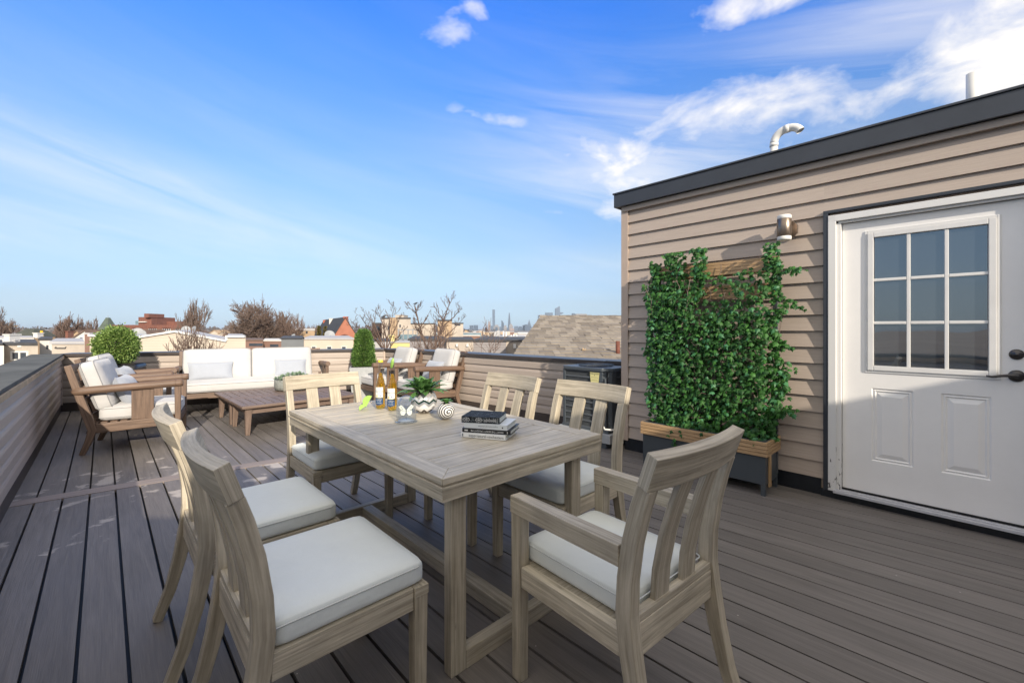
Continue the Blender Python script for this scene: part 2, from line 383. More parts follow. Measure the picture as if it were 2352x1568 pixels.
M_['concrete'] = plain('pale_concrete', (.36, .37, .37), .8, .12, 14, bump=.2, bscale=80)
M_['stonepot'] = plain('grey_stone_bowl', (.23, .24, .22), .85, .3, 30, bump=.5, bscale=90)
M_['soil'] = plain('potting_soil', (.03, .022, .015), .95, .3, 40)
M_['succ'] = leafmat('succulent_leaf', (.16, .27, .16), (.42, .50, .36), .5, .15)
M_['acgrey'] = plain('dark_grey_ac_paint', (.068, .080, .092), .4, .08, 4)
M_['acfin'] = plain('black_coil_grille', (.012, .014, .017), .5, .1)
M_['bark'] = plain('bare_bark', (.17, .125, .10), .9, .25, 3)
M_['bark2'] = plain('reddish_bark', (.13, .085, .065), .9, .25, 3)
M_['twig'] = plain('twigs', (.17, .12, .095), .9, .2, 1)
M_['twig2'] = plain('reddish_twigs', (.17, .115, .09), .9, .2, 1)
M_['black'] = plain('black_print', (.01, .01, .012), .5, .0)
M_['white'] = plain('white_print', (.75, .75, .73), .5, .02)
# ================================================================ deck
FL = at(138, 945); FR = Vector((-2.46, 8.35, 0))
XR = (Vector((1.34, 5.01, 0))-FR).normalized()
LOT = [FL, FR, FR+XR*12.5, FR+XR*12.5+V(-.6, -3.2, 0), FL-u2*17]
LOT = [Vector((p.x, p.y)) for p in LOT]
def clip(poly, p, d):
    """keep what lies left of the line p + t d"""
    out = []; n = len(poly)
    for i in range(n):
        a = poly[i]; b = poly[(i+1) % n]
        sa = d[0]*(a[1]-p[1])-d[1]*(a[0]-p[0]); sb = d[0]*(b[1]-p[1])-d[1]*(b[0]-p[0])
        if sa >= 0: out.append(a)
        if sa*sb < 0:
            k = sa/(sa-sb); out.append((a[0]+(b[0]-a[0])*k, a[1]+(b[1]-a[1])*k))
    return out
def cliplot(poly):
    n = len(LOT)
    for i in range(n):
        a, b = LOT[(i+1) % n], LOT[i]        # LOT runs clockwise
        poly = clip(poly, a, (b[0]-a[0], b[1]-a[1]))
        if len(poly) < 3: return []
    return poly
D0 = at(22, 1165); D1 = at(650, 1060); dd = (D1-D0).normalized(); dn = Vector((-dd.y, dd.x, 0))
def board(mb, poly, ddir, top=0.0):
    if len(poly) < 3: return
    ou = random.uniform(0, 40); ov = random.uniform(0, 40); n = len(poly)
    pr = lambda p: (ou+p[0]*ddir[0]+p[1]*ddir[1], ov-p[0]*ddir[1]+p[1]*ddir[0])
    vs = [(p[0], p[1], top) for p in poly]+[(p[0], p[1], top-.024) for p in poly]
    fs = [list(range(n))]+[[n+k, n+(k+1) % n, (k+1) % n, k] for k in range(n)]
    uv = [[pr(p) for p in poly]]+[[pr(poly[k]), pr(poly[(k+1) % n]), pr(poly[(k+1) % n]), pr(poly[k])] for k in range(n)]
    mb.add(vs, fs, uv)
def bigspeck(t, tc):
    n = N(t, 'ShaderNodeTexNoise', Scale=1.7, Detail=2); t.links.new(tc.outputs['Object'], n.inputs['Vector']); return n.outputs[0]
def deckmat():
    m, t, b = newmat('grey_composite_decking')
    tc = t.nodes.new('ShaderNodeTexCoord'); g = N(t, 'ShaderNodeNewGeometry')
    mp = N(t, 'ShaderNodeMapping'); mp.inputs['Scale'].default_value = (1.6, 26, 1); t.links.new(tc.outputs['UV'], mp.inputs[0])
    w = N(t, 'ShaderNodeTexNoise', Scale=1.0, Detail=7, Roughness=.6, Distortion=1.2); t.links.new(mp.outputs[0], w.inputs['Vector'])
    mp2 = N(t, 'ShaderNodeMapping'); mp2.inputs['Scale'].default_value = (5, 300, 1); t.links.new(tc.outputs['UV'], mp2.inputs[0])
    f = N(t, 'ShaderNodeTexNoise', Scale=1.0, Detail=3, Roughness=.6); t.links.new(mp2.outputs[0], f.inputs['Vector'])
    s = mth(t, 'MULTIPLY_ADD', mth(t, 'SUBTRACT', w.outputs[0], .5), 1.5, .5)
    s = mth(t, 'MULTIPLY_ADD', mth(t, 'SUBTRACT', f.outputs[0], .5), 1.1, s, clamp=True)
    mx = N(t, 'ShaderNodeMixRGB'); mx.inputs[1].default_value = (.112, .100, .091, 1); mx.inputs[2].default_value = (.215, .192, .174, 1)
    t.links.new(s, mx.inputs[0])
    # dried water stains and scuffed patches
    st = N(t, 'ShaderNodeTexNoise', Scale=3.1, Detail=7, Roughness=.55, Distortion=.3); t.links.new(tc.outputs['Object'], st.inputs['Vector'])
    ms = mth(t, 'MULTIPLY', mth(t, 'SUBTRACT', st.outputs[0], .575), 30, clamp=True)
    sp = t.nodes.new('ShaderNodeSeparateXYZ'); t.links.new(tc.outputs['Object'], sp.inputs[0])
    dx = mth(t, 'SUBTRACT', sp.outputs[0], -2.75); dy = mth(t, 'SUBTRACT', sp.outputs[1], 3.45)
    q = mth(t, 'ADD', mth(t, 'POWER', dx, 2.0), mth(t, 'POWER', dy, 2.0)); q = mth(t, 'LESS_THAN', q, 1.1)
    ms = mth(t, 'MULTIPLY', ms, mth(t, 'MULTIPLY', q, .6))
    mx2 = N(t, 'ShaderNodeMixRGB'); t.links.new(ms, mx2.inputs[0]); t.links.new(mx.outputs[0], mx2.inputs[1]); mx2.inputs[2].default_value = (.55, .49, .43, 1)
    vo = N(t, 'ShaderNodeTexVoronoi', Scale=9.0); t.links.new(tc.outputs['Object'], vo.inputs['Vector'])
    gr = mth(t, 'MULTIPLY', mth(t, 'LESS_THAN', vo.outputs['Distance'], .035), mth(t, 'GREATER_THAN', bigspeck(t, tc), .56))
    mx3 = N(t, 'ShaderNodeMixRGB'); t.links.new(mth(t, 'MULTIPLY', gr, .7), mx3.inputs[0]); t.links.new(mx2.outputs[0], mx3.inputs[1]); mx3.inputs[2].default_value = (.5, .47, .43, 1); mx2 = mx3
    isv = mth(t, 'MULTIPLY_ADD', g.outputs['Random Per Island'], .24, .88)
    bigp = N(t, 'ShaderNodeTexNoise', Scale=.9, Detail=4); t.links.new(tc.outputs['Object'], bigp.inputs['Vector'])
    isv = mth(t, 'MULTIPLY', isv, mth(t, 'MULTIPLY_ADD', bigp.outputs[0], .4, .8))
    sc = N(t, 'ShaderNodeVectorMath', operation='SCALE'); t.links.new(mx2.outputs[0], sc.inputs[0]); t.links.new(isv, sc.inputs['Scale'])
    t.links.new(sc.outputs[0], b.inputs['Base Color'])
    t.links.new(mth(t, 'MULTIPLY_ADD', bigp.outputs[0], -.35, .72), b.inputs['Roughness'])
    bp = N(t, 'ShaderNodeBump', Strength=.3, Distance=.003); t.links.new(s, bp.inputs['Height']); t.links.new(bp.outputs[0], b.inputs['Normal'])
    return m
M_['deck'] = deckmat()
mb = MB()
Q0 = Vector((0, 2.2, 0)); PITCH = .1447
k0, k1 = -40, 44
def line(k):
    # the boards were laid slightly fanned across the tapering roof
    p = Q0+n2v*(k*PITCH)
    bb = (p-OC).dot(n2v)                      # -4.5 at the left parapet, 0 at the bulkhead wall
    ang = R(43.6)+R(5.5)*max(0, min(1.15, (bb+3.0)/3.2))
    return p, Vector((-math.sin(ang), math.cos(ang), 0))
GAP = .0045
for k in range(k0, k1):
    (p, d), (q, e) = line(k), line(k+1)
    nn = Vector((d.y, -d.x, 0)); gp = .0062 if (p-OC).dot(n2v) < -2.6 else .0046; p = p+nn*gp; q = q-nn*gp
    quad = [p-d*14, q-e*14, q+e*14, p+d*14]; quad = [(a.x, a.y) for a in quad]
    near = cliplot(clip(quad, D0, (-dd.x, -dd.y)))           # camera side of the divider
    P2 = D0+dn*.145
    farr = cliplot(clip(quad, P2, (dd.x, dd.y)))
    for poly in (near, farr):
        if len(poly) < 3: continue
        # butt joints here and there
        ts = [a[0]*d.x+a[1]*d.y for a in poly]; t0, t1 = min(ts), max(ts)
        cut = random.uniform(t0, t1) if random.random() < .45 and t1-t0 > 2.5 else None
        if cut is None: board(mb, poly, (d.x, d.y)); continue
        c = d*cut; pr = Vector((d.y, -d.x, 0))
        board(mb, clip(poly, c-d*.0015, (pr.x*-1, pr.y*-1)) if False else clip(poly, c-d*.0015, (-pr.x, -pr.y)), (d.x, d.y))
        board(mb, clip(poly, c+d*.0015, (pr.x, pr.y)), (d.x, d.y))
deck = tag(mb.build('deck', M_['deck']), kind='structure')
mb = MB()
A = D0-dd*3+dn*.004; B = D0+dd*12+dn*.004; A2 = D0-dd*3+dn*.141; B2 = D0+dd*12+dn*.141
board(mb, cliplot([(A.x, A.y), (B.x, B.y), (B2.x, B2.y), (A2.x, A2.y)]), (dd.x, dd.y), .003)
M_['divider'] = grainmat('pinkish_grey_divider_board', (.19, .155, .138), (.33, .275, .245), rough=.6, sx_=2, sy_=60, bump=.25, isl=0)
tag(mb.build('deck_divider_board', M_['divider']), kind='structure')
g = MB(); g.prism([tuple(p) for p in LOT][::-1], -.06, -.045); tag(g.build('deck_underlay', M_['acfin']), kind='structure')

# ================================================================ lap siding walls
def lap(mb, x0, x1, z0, z1, ex=.125, out=.021, M=None, y=0.0, phase=None, dutch=False):
    """courses of lap siding facing local -Y"""
    z = z0 if phase is None else phase
    while z < z1-1e-4:
        a = max(z, z0); b = min(z+ex, z1)
        if b > a+1e-4:
            fa = (a-z)/ex; fb = (b-z)/ex
            ya = y-out*(1-fa)-.004; yb = y-out*(1-fb)-.004
            ou = random.uniform(0, 30); ov = random.uniform(0, 30)
            # slightly drooping lower edge so that the shadow line wavers
            ns = max(1, int((x1-x0)/.8)); vs = []; fs = []; uv = []
            for i in range(ns+1):
                x = x0+(x1-x0)*i/ns; w = random.uniform(-.0015, .0015) if 0 < i < ns else 0
                vs += [(x, ya+w, a), (x, yb, b), (x, y+.002, a)]
            if dutch:
                # profile with a scooped top, like Dutch lap siding
                prof = [(ya, a), (ya+out*.10, a+(b-a)*.55), (ya+out*.45, a+(b-a)*.70), (y-.003, a+(b-a)*.82), (y-.001, b)]; vs = []; uv = []; fs = []; m = len(prof)
                for i in range(ns+1):
                    x = x0+(x1-x0)*i/ns; w = random.uniform(-.002, .002) if 0 < i < ns else 0; vs += [(x, yy+w, zz) for yy, zz in prof]+[(x, y+.002, a)]
                for i in range(ns):
                    X0 = x0+(x1-x0)*i/ns; X1 = x0+(x1-x0)*(i+1)/ns
                    for k in range(m-1):
                        c = i*(m+1)+k; e_ = c+m+1; fs.append([c, e_, e_+1, c+1]); z_a, z_b = prof[k][1]-a, prof[k+1][1]-a; uv.append([(ou+X0, ov+z_a), (ou+X1, ov+z_a), (ou+X1, ov+z_b), (ou+X0, ov+z_b)])
                    c = i*(m+1); e_ = c+m+1; fs.append([c+m, e_+m, e_, c]); uv.append([(ou+X0, ov), (ou+X1, ov), (ou+X1, ov+.01), (ou+X0, ov+.01)])
                mb.add(vs, fs, uv, 0, False, M); z += ex; continue
            for i in range(ns):
                j = i*3; X0 = x0+(x1-x0)*i/ns; X1 = x0+(x1-x0)*(i+1)/ns
                fs.append([j, j+3, j+4, j+1]); uv.append([(ou+X0, ov), (ou+X1, ov), (ou+X1, ov+b-a), (ou+X0, ov+b-a)])
                fs.append([j+2, j+5, j+3, j]); uv.append([(ou+X0, ov), (ou+X1, ov), (ou+X1, ov+.01), (ou+X0, ov+.01)])
            fs.append([0, 1, 2]); uv.append([(0, 0)]*3)
            e = ns*3; fs.append([e, e+2, e+1]); uv.append([(0, 0)]*3)
            mb.add(vs, fs, uv, 0, False, M)
        z += ex
def parapet(name, label, p0, xd, length, capm, edge=False, h=.889, seam=2.4):
    rz = math.atan2(xd.y, xd.x)
    t = thing('parapet_wall', label, 'wall', (p0.x, p0.y, 0), rz, 'low roof deck parapet walls')
    mb = MB(); lap(mb, 0, length, .135, h-(.076 if edge else .035), .119, out=.018, dutch=True); mb.build('siding', M_['siding'] if edge else M_['siding2'], t)  # left wall takes the paler siding, standing in for lifted light on it
    mb = MB(); mb.box(0, 0.004, -.06, length, .26, h-.048); mb.build('wall_core', M_['post'], t)
    mb = MB(); mb.box(0, -.014, -.02, length, .0025, .13); mb.build('base_board', M_['basebrown'], t, .003)
    if edge:
        mb = MB(); mb.box(0, -.050, h-.075, length, -.004, h-.032); mb.build('cap_edge', M_['tan'], t, .002)
    mb = MB(); x = 0
    while x < length:
        e = min(length, x+seam); mb.box(x+.001, -.040 if edge else -.045, h-.031 if edge else h-.045, e-.001, .30, h-.004*(1 if int(x/seam) % 2 else 0)); x = e
    mb.build('cap', capm, t, .004)
    mb = MB(); mb.box(length-.035, -.03, .10, length-.004, -.004, h-.036); mb.build('corner_trim', M_['post'], t, .002)
    return t
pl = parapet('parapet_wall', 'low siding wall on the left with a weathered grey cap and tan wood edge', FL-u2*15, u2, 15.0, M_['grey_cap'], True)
dF = (FR-FL); LF = dF.length; dF = dF.normalized()
pf = parapet('parapet_wall', 'low siding wall behind the white sofa with a dark brown cap', FL+dF*.004, dF, LF-.008, M_['brown_cap'])
pr_ = parapet('parapet_wall', 'low siding wall running behind the two right armchairs to the air conditioner', FR+XR*.004, XR, 5.30, M_['brown_cap'])

# ================================================================ stair bulkhead with the door
RZH = math.atan2(-u2.y, -u2.x)
house = thing('stair_bulkhead', 'beige lap sided rooftop bulkhead with a dark metal roof edge and a white door', 'building', OC, RZH)
MH = Matrix.Translation(OC) @ Matrix.Rotation(RZH, 4, 'Z')
def hs(x, y, z=0.0): return MH @ Vector((x, y, z))
ZT = 2.545; DX0, DX1 = 1.847, 2.767; TX0, TX1 = 1.737, 2.877
mb = MB(); HL = 6.2
lap(mb, .045, TX0, .13, ZT, .125)
lap(mb, TX0, TX1, 2.16, ZT, .125, phase=.13)
lap(mb, TX1, HL, .13, ZT, .125)
Mend = Matrix.Translation((0, 1.3, 0)) @ Matrix.Rotation(R(-90), 4, 'Z')
lap(mb, 0, 1.26, .13, ZT, .125, M=Mend)
mb.build('siding', M_['siding'], house)
mb = MB(); mb.box(.004, .006, -.04, TX0+.03, .12, ZT+.05); mb.box(TX0+.031, .006, 2.13, TX1-.031, .12, ZT+.05); mb.box(TX1-.03, .006, -.04, HL, .12, ZT+.05)
mb.box(.004, .121, -.04, HL, 1.3, ZT+.05); mb.build('wall', M_['post'], house)
mb = MB(); mb.box(-.030, -.030, .10, -.0245, .075, ZT); mb.box(-.0245, -.030, .10, .050, -.0245, ZT)
mb.box(-.0245, -.0245, .10, .045, -.0005, ZT); mb.build('corner_trim', M_['post'], house, .0015)
mb = MB(); mb.box(-.085, -.085, 2.55, HL, -.06, 2.685); mb.box(-.085, -.06, 2.55, -.06, 1.36, 2.685)
mb.box(-.095, -.097, 2.686, HL, -.03, 2.702); mb.box(-.095, -.03, 2.686, -.03, 1.37, 2.702); mb.build('fascia', M_['dark_metal'], house, .003)
mb = MB(); mb.box(-.059, -.059, 2.56, HL, 1.35, 2.684); mb.build('roof', M_['slate'], house)
mb = MB(); mb.box(-.01, -.045, 2.500, HL, -.0235, 2.549); mb.build('frieze_board', M_['siding2'], house, .002)
mb = MB(); mb.box(.0, -.012, -.02, TX0-.02, .002, .128); mb.box(TX0-.02, -.030, -.02, TX1, .01, .052); mb.box(TX1, -.012, -.02, HL, .002, .128)
mb.build('base_flashing', M_['rubber'], house, .004)
# door surround
mb = MB(); mb.box(TX0, -.045, .055, TX0+.030, .004, 2.138); mb.box(TX0, -.045, 2.1385, TX1, .004, 2.160); mb.box(TX1-.030, -.045, .055, TX1, .004, 2.138)
mb.build('dark_door_trim', M_['dark_metal'], house, .002)
def peelmat():
    m, t, b = newmat('peeling_white_paint'); b.inputs['Roughness'].default_value = .45
    tc = t.nodes.new('ShaderNodeTexCoord'); mp = N(t, 'ShaderNodeMapping'); mp.inputs['Scale'].default_value = (40, 40, 14)
    t.links.new(tc.outputs['Object'], mp.inputs[0]); n = N(t, 'ShaderNodeTexNoise', Scale=1, Detail=5, Roughness=.6); t.links.new(mp.outputs[0], n.inputs['Vector'])
    sp = t.nodes.new('ShaderNodeSeparateXYZ'); t.links.new(tc.outputs['Object'], sp.inputs[0])
    low = mth(t, 'MULTIPLY_ADD', sp.outputs[2], -.30, .22)            # chips gather near the foot of the jamb
    f = mth(t, 'MULTIPLY', mth(t, 'SUBTRACT', mth(t, 'ADD', n.outputs[0], mth(t, 'MAXIMUM', low, -.1)), .74), 40, clamp=True)
    mx = N(t, 'ShaderNodeMixRGB'); t.links.new(f, mx.inputs[0]); mx.inputs[1].default_value = (.72, .71, .69, 1); mx.inputs[2].default_value = (.10, .095, .10, 1)
    t.links.new(mx.outputs[0], b.inputs['Base Color']); return m
M_['peel'] = peelmat()
mb = MB()
for (x0, x1) in ((TX0+.0305, DX0-.003), (DX1+.003, TX1-.0305)):
    mb.box(x0, -.050, .06, x1-.028 if x0 < 2 else x1, -.002, 2.118); mb.box(x0+.043 if x0 < 2 else x0, -.030, .06, x1, -.002, 2.055)
mb.box(TX0+.0305, -.050, 2.0705, TX1-.0305, -.002, 2.1175); mb.box(DX0-.02, -.030, 2.054, DX1+.02, -.002, 2.069)
mb.box(DX0-.03, -.002, .06, DX0-.003, .05, 2.06); mb.box(DX0-.003, -.002, 2.055, DX1, .05, 2.075)
mb.build('door_frame', M_['peel'], house, .003)
mb = MB(); mb.box(DX0-.045, -.075, .053, DX1+.05, .06, .072); mb.box(DX0-.04, -.05, .0725, DX1+.05, -.035, .078); mb.box(DX0-.04, -.025, .0725, DX1+.05, -.012, .078)
mb.build('threshold', M_['sill'], house, .003)
mb = MB(); mb.box(DX0-.02, -.004, .079, DX1+.02, .03, .089); mb.build('door_sweep', M_['black'], house)
# the door: slab with an opening for the window and recessed panels
WX0, WX1, WZ0, WZ1 = 2.005, 2.600, .985, 1.945
def panelset(mb, x0, x1, z0, z1, y):
    """raised panel: groove frame, slope, field"""
    def ring(a, ya, c, yc):
        P = [(x0+a, ya, z0+a), (x1-a, ya, z0+a), (x1-a, ya, z1-a), (x0+a, ya, z1-a)]; Q = [(x0+c, yc, z0+c), (x1-c, yc, z0+c), (x1-c, yc, z1-c), (x0+c, yc, z1-c)]
        mb.add(P+Q, [[i, (i+1) % 4, 4+(i+1) % 4, 4+i] for i in range(4)])
    ring(0, y, .008, y+.009); ring(.008, y+.009, .018, y+.004); ring(.018, y+.004, .026, y+.012); ring(.026, y+.012, .056, y+.002)
    a = .056; mb.add([(x0+a, y+.002, z0+a), (x1-a, y+.002, z0+a), (x1-a, y+.002, z1-a), (x0+a, y+.002, z1-a)], [[0, 1, 2, 3]])
DY = .004
PZ0, PZ1 = .325, .845; PX = [(2.015, 2.235), (2.370, 2.590)]
mb = MB()
xs = [DX0, PX[0][0], PX[0][1], PX[1][0], PX[1][1], DX1]; zs = [.09, PZ0, PZ1, 2.05]
for i in range(5):
    for j in range(3):
        if j == 1 and i in (1, 3): panelset(mb, xs[i], xs[i+1], zs[1], zs[2], DY); continue
        if j == 2:
            continue
        mb.add([(xs[i], DY, zs[j]), (xs[i+1], DY, zs[j]), (xs[i+1], DY, zs[j+1]), (xs[i], DY, zs[j+1])], [[0, 1, 2, 3]])
for (a, b_, c, d_) in ((DX0, WX0, PZ1, 2.05), (WX1, DX1, PZ1, 2.05), (WX0, WX1, PZ1, WZ0), (WX0, WX1, WZ1, 2.05)):
    mb.add([(a, DY, c), (b_, DY, c), (b_, DY, d_), (a, DY, d_)], [[0, 1, 2, 3]])
mb.box(DX0, DY+.0165, .09, DX1, .05, 2.05)
for (a, c) in ((DX0+.0001, .09), (DX1-.0001, .09)):
    mb.add([(a, DY, .09), (a, DY+.02, .09), (a, DY+.02, 2.05), (a, DY, 2.05)], [[0, 1, 2, 3]])
door = mb.build('door', M_['door'], house)
mb = MB(); w = .034
for (a, b_, c, d_) in ((WX0-.012, WX0+.022, WZ0-.012, WZ1+.012), (WX1-.022, WX1+.012, WZ0-.012, WZ1+.012)): mb.box(a, DY-.014, c, b_, DY+.004, d_)
mb.box(WX0+.0225, DY-.014, WZ0-.012, WX1-.0225, DY+.004, WZ0+.022); mb.box(WX0+.0225, DY-.014, WZ1-.022, WX1-.0225, DY+.004, WZ1+.012)
mb.box(WX0-.030, DY-.006, WZ0-.03, WX0-.0125, DY+.002, WZ1+.03); mb.box(WX1+.0125, DY-.006, WZ0-.03, WX1+.03, DY+.002, WZ1+.03)
mb.box(WX0-.0125, DY-.006, WZ0-.03, WX1+.0125, DY+.002, WZ0-.0125); mb.box(WX0-.0125, DY-.006, WZ1+.0125, WX1+.0125, DY+.002, WZ1+.03)
gx = [WX0+.022+(WX1-WX0-.044)*i/3 for i in range(4)]; gz = [WZ0+.022+(WZ1-WZ0-.044)*i/3 for i in range(4)]
for i in (1, 2):
    mb.box(gx[i]-.010, DY-.008, WZ0+.022, gx[i]+.010, DY+.003, WZ1-.022)
for j in (1, 2):
    for i in range(3):
        mb.box(gx[i]+(.0105 if i else 0), DY-.0075, gz[j]-.010, gx[i+1]-(.0105 if i < 2 else 0), DY+.003, gz[j]+.010)
mb.build('window_frame', M_['trim'], door, .0035)
def glassmat():
    m, t, b = newmat('door_glass'); b.inputs['Base Color'].default_value = (.045, .055, .065, 1); b.inputs['Roughness'].default_value = .015
    b.inputs['Specular IOR Level'].default_value = .9; b.inputs['IOR'].default_value = 2.1
    b.inputs['Coat Weight'].default_value = .6
    tc = t.nodes.new('ShaderNodeTexCoord'); n = N(t, 'ShaderNodeTexNoise', Scale=2.2, Detail=1); t.links.new(tc.outputs['Object'], n.inputs['Vector'])
    bp = N(t, 'ShaderNodeBump', Strength=.35, Distance=.01); t.links.new(n.outputs[0], bp.inputs['Height']); t.links.new(bp.outputs[0], b.inputs['Normal']); return m
M_['glass_door'] = glassmat()
for i in range(3):
    for j in range(3):
        mb = MB(); mb.box(gx[i]+.004, DY+.006, gz[j]+.004, gx[i+1]-.004, DY+.012, gz[j+1]-.004)
        mb.build('window_pane', M_['glass_door'], door)
# lever handle and deadbolt
HXc = DX1-.075
mb = MB(); Mr = Matrix.Translation((HXc, 0, .985)) @ Matrix.Rotation(R(90), 4, 'X')
mb.lathe([(.001, .012), (.026, .012), (.034, .006), (.036, -.002)], n=24, M=Mr)
mb.tube([(HXc, DY-.01, .985), (HXc, DY-.042, .985)], .012, 10)
mb.tube([(HXc+.005, DY-.044, .987), (HXc-.03, DY-.047, .989), (HXc-.065, DY-.047, .984), (HXc-.10, DY-.046, .976), (HXc-.125, DY-.045, .979)], [.013, .010, .0085, .0075, .006], 8)
mb.build('door_handle', M_['bronze'], door)
mb = MB(); Mr = Matrix.Translation((HXc, 0, 1.115)) @ Matrix.Rotation(R(90), 4, 'X')
mb.lathe([(.0005, .012), (.012, .012), (.0125, .008), (.022, .009), (.030, .004), (.032, -.003)], n=24, M=Mr)
mb.box(HXc-.001, DY-.0135, 1.108, HXc+.001, DY-.011, 1.122); mb.build('deadbolt', M_['bronze'], door)
# white vent pipes on the bulkhead roof
def arc(c, r, a0, a1, n, plane='xz'):
    out = []
    for i in range(n+1):
        a = R(a0+(a1-a0)*i/n); out.append(Vector((c[0]+r*math.cos(a), c[1], c[2]+r*math.sin(a))))
    return out
PR = .032; px_, py_ = 1.259, .5
mb = MB(); mb.tube([(px_, py_, 2.66), (px_, py_, 2.97)], PR, 16)
mb.tube([(px_, py_, 2.955), (px_, py_, 2.985)], PR*1.14, 16)
pts = arc((px_+.10, py_, 2.985), .10, 180, 95, 8); mb.tube(pts, PR*1.06, 16)
mb.tube([(px_+.085, py_, 3.085), (px_+.125, py_, 3.087)], PR*1.16, 16)
pts = arc((px_+.125, py_, 2.995), .092, 90, 25, 6); mb.tube(pts, PR*1.06, 16, caps=False)
mb.build('vent_pipe', M_['pvc'], house)
mb = MB(); mb.tube([(px_-.06, py_+.1, 2.66)]+arc((px_+.06, py_+.12, 2.68), .12, 175, 5, 12)+[(px_+.18, py_+.12, 2.66)], PR, 14)
mb.build('vent_pipe', M_['pvc'], house)
mb = MB(); mb.tube([(2.515, .5, 2.66), (2.515, .5, 3.09)], .036, 18); mb.tube([(2.515, .5, 3.088), (2.515, .5, 3.092)], .030, 18, mi=1)
mb.build('vent_pipe', [M_['pvc'], M_['acgrey']], house)

# unseen siding clad blocks added behind the camera, sized to shade the near deck
def shade_block(label, x0, x1, y0, y1, zt, rz=0):
    t = thing('stair_bulkhead', label, 'building', (x0, y0, 0), rz)  # added only for its shadow; object name shared with the real bulkhead
    L = math.hypot(x1-x0, 0); mb = MB(); mb.box(0, 0, -.04, x1-x0, y1-y0, zt); mb.build('wall', M_['siding2'], t)
    mb = MB(); Mx = Matrix.Translation((x1-x0, y1-y0, 0)) @ Matrix.Rotation(R(180), 4, 'Z'); lap(mb, 0, x1-x0, .13, zt-.05, .125, M=Mx); mb.build('siding', M_['siding2'], t)
    mb = MB(); mb.box(-.04, -.04, zt, x1-x0+.04, y1-y0+.04, zt+.06); mb.build('roof', M_['dark_metal'], t, .004)
shade_block('low unseen beige shade block standing behind the photographer', -1.35, 1.35, -3.4, -1.95, 2.12)
shade_block('taller unseen beige shade block standing behind the photographer', 1.42, 6.3, -4.2, -2.7, 2.92, R(14))
# ================================================================ wall lamp
lamp = thing('wall_lamp', 'bronze cylinder wall lamp with frosted ends beside the white door', 'wall lamp', hs(1.515, 0, 2.06), RZH)
mb = MB(); oc = [(0.060*math.cos(R(22.5+45*i)), .075*math.sin(R(22.5+45*i))) for i in range(8)]
Mp = Matrix.Rotation(R(90), 4, 'X'); mb.prism(oc, .018, .036, M=Mp); mb.box(-.02, -.085, -.03, .02, -.036, .03); mb.build('mount', M_['lampbody'], lamp, .003)
mb = MB(); mb.lathe([(.0485, -.066), (.050, -.064), (.050, .066), (.0485, .068)], (-.012, -.135, 0), 28, cap=True); mb.build('lamp_body', M_['lampbody'], lamp)
for s_ in (-1, 1):
    mb = MB(); mb.lathe([(.047, .0), (.049, .003), (.049, .024), (.045, .030)] if s_ > 0 else [(.045, -.030), (.049, -.024), (.049, -.003), (.047, 0)], (-.012, -.135, .068*s_), 28, cap=True)
    mb.build('lamp_lens', M_['frost'], lamp)

# ================================================================ planter with trellis and ivy
pt = thing('trellis_planter', 'slate grey trough planter with brown slatted band and trellis against the bulkhead', 'planter', hs(.93, -.21), RZH)
x0, x1, y0, y1 = -.51, .51, -.165, .15
mb = MB(); mb.box(x0, y0, .085, x1, y0+.012, .31); mb.box(x0, y1-.012, .085, x1, y1, .31); mb.box(x0, y0+.012, .085, x0+.012, y1-.012, .31); mb.box(x1-.012, y0+.012, .085, x1, y1-.012, .31)
mb.box(x0+.012, y0+.012, .09, x1-.012, y1-.012, .10); mb.build('trough', M_['slate'], pt, .002)
for (a, b_) in ((x0, y0), (x1-.035, y0), (x0, y1-.03), (x1-.035, y1-.03)):
    mb = MB(); mb.box(a+.002, b_+.002, 0, a+.033, b_+.028, .0848); mb.build('leg', M_['slate'], pt, .002)
mb = MB()
for i in range(4):
    z = .302+i*.028; o = .016
    mb.box(x0-o, y0-o, z, x1+o, y0-o+.014, z+.025); mb.box(x0-o, y1+o-.014, z, x1+o, y1+o, z+.025)
    mb.box(x0-o, y0-o+.0145, z, x0-o+.014, y1+o-.0145, z+.025); mb.box(x1+o-.014, y0-o+.0145, z, x1+o, y1+o-.0145, z+.025)
mb.build('slatted_band', M_['slat'], pt, .002)
mb = MB(); mb.box(x1+.001, y0+.06, .06, x1+.014, y0+.10, .30); mb.build('side_batten', M_['slat'], pt, .002)
mb = MB(); mb.box(x0-.002, y0-.002, .409, x1+.002, y0+.028, .413); mb.box(x0-.002, y1-.028, .409, x1+.002, y1+.002, .413)
mb.box(x0-.002, y0+.0285, .409, x0+.028, y1-.0285, .413); mb.box(x1-.028, y0+.0285, .409, x1+.002, y1-.0285, .413); mb.build('rim', M_['slate'], pt)
mb = MB(); mb.box(x0+.013, y0+.013, .30, x1-.013, y1-.013, .385); mb.build('soil', M_['soil'], pt)
for sx_ in (-.50, .50):
    mb = MB(); mb.box(sx_-.016, .105, .11, sx_+.016, .135, 1.80); mb.build('trellis_post', M_['acgrey'] if sx_ < 0 else M_['slate'], pt, .002)
for zb in (1.735, 1.530):
    for i in range(4):
        mb = MB(); mb.box(-.545, .085, zb+i*.029, .535, .1045, zb+i*.029+.0262); mb.build('trellis_slat', M_['slat'], pt, .003)
mb = MB()
for i in range(18):
    xx = -.5+i*.06
    mb.tube([(xx, .11, .40), (xx+.02, .11, 1.74)], .0012, 3, caps=False)
for i in range(22): mb.tube([(-.5, .112, .42+i*.06), (.5, .112, .44+i*.06)], .0012, 3, caps=False)
mb.build('wire_mesh', M_['stem'], pt)
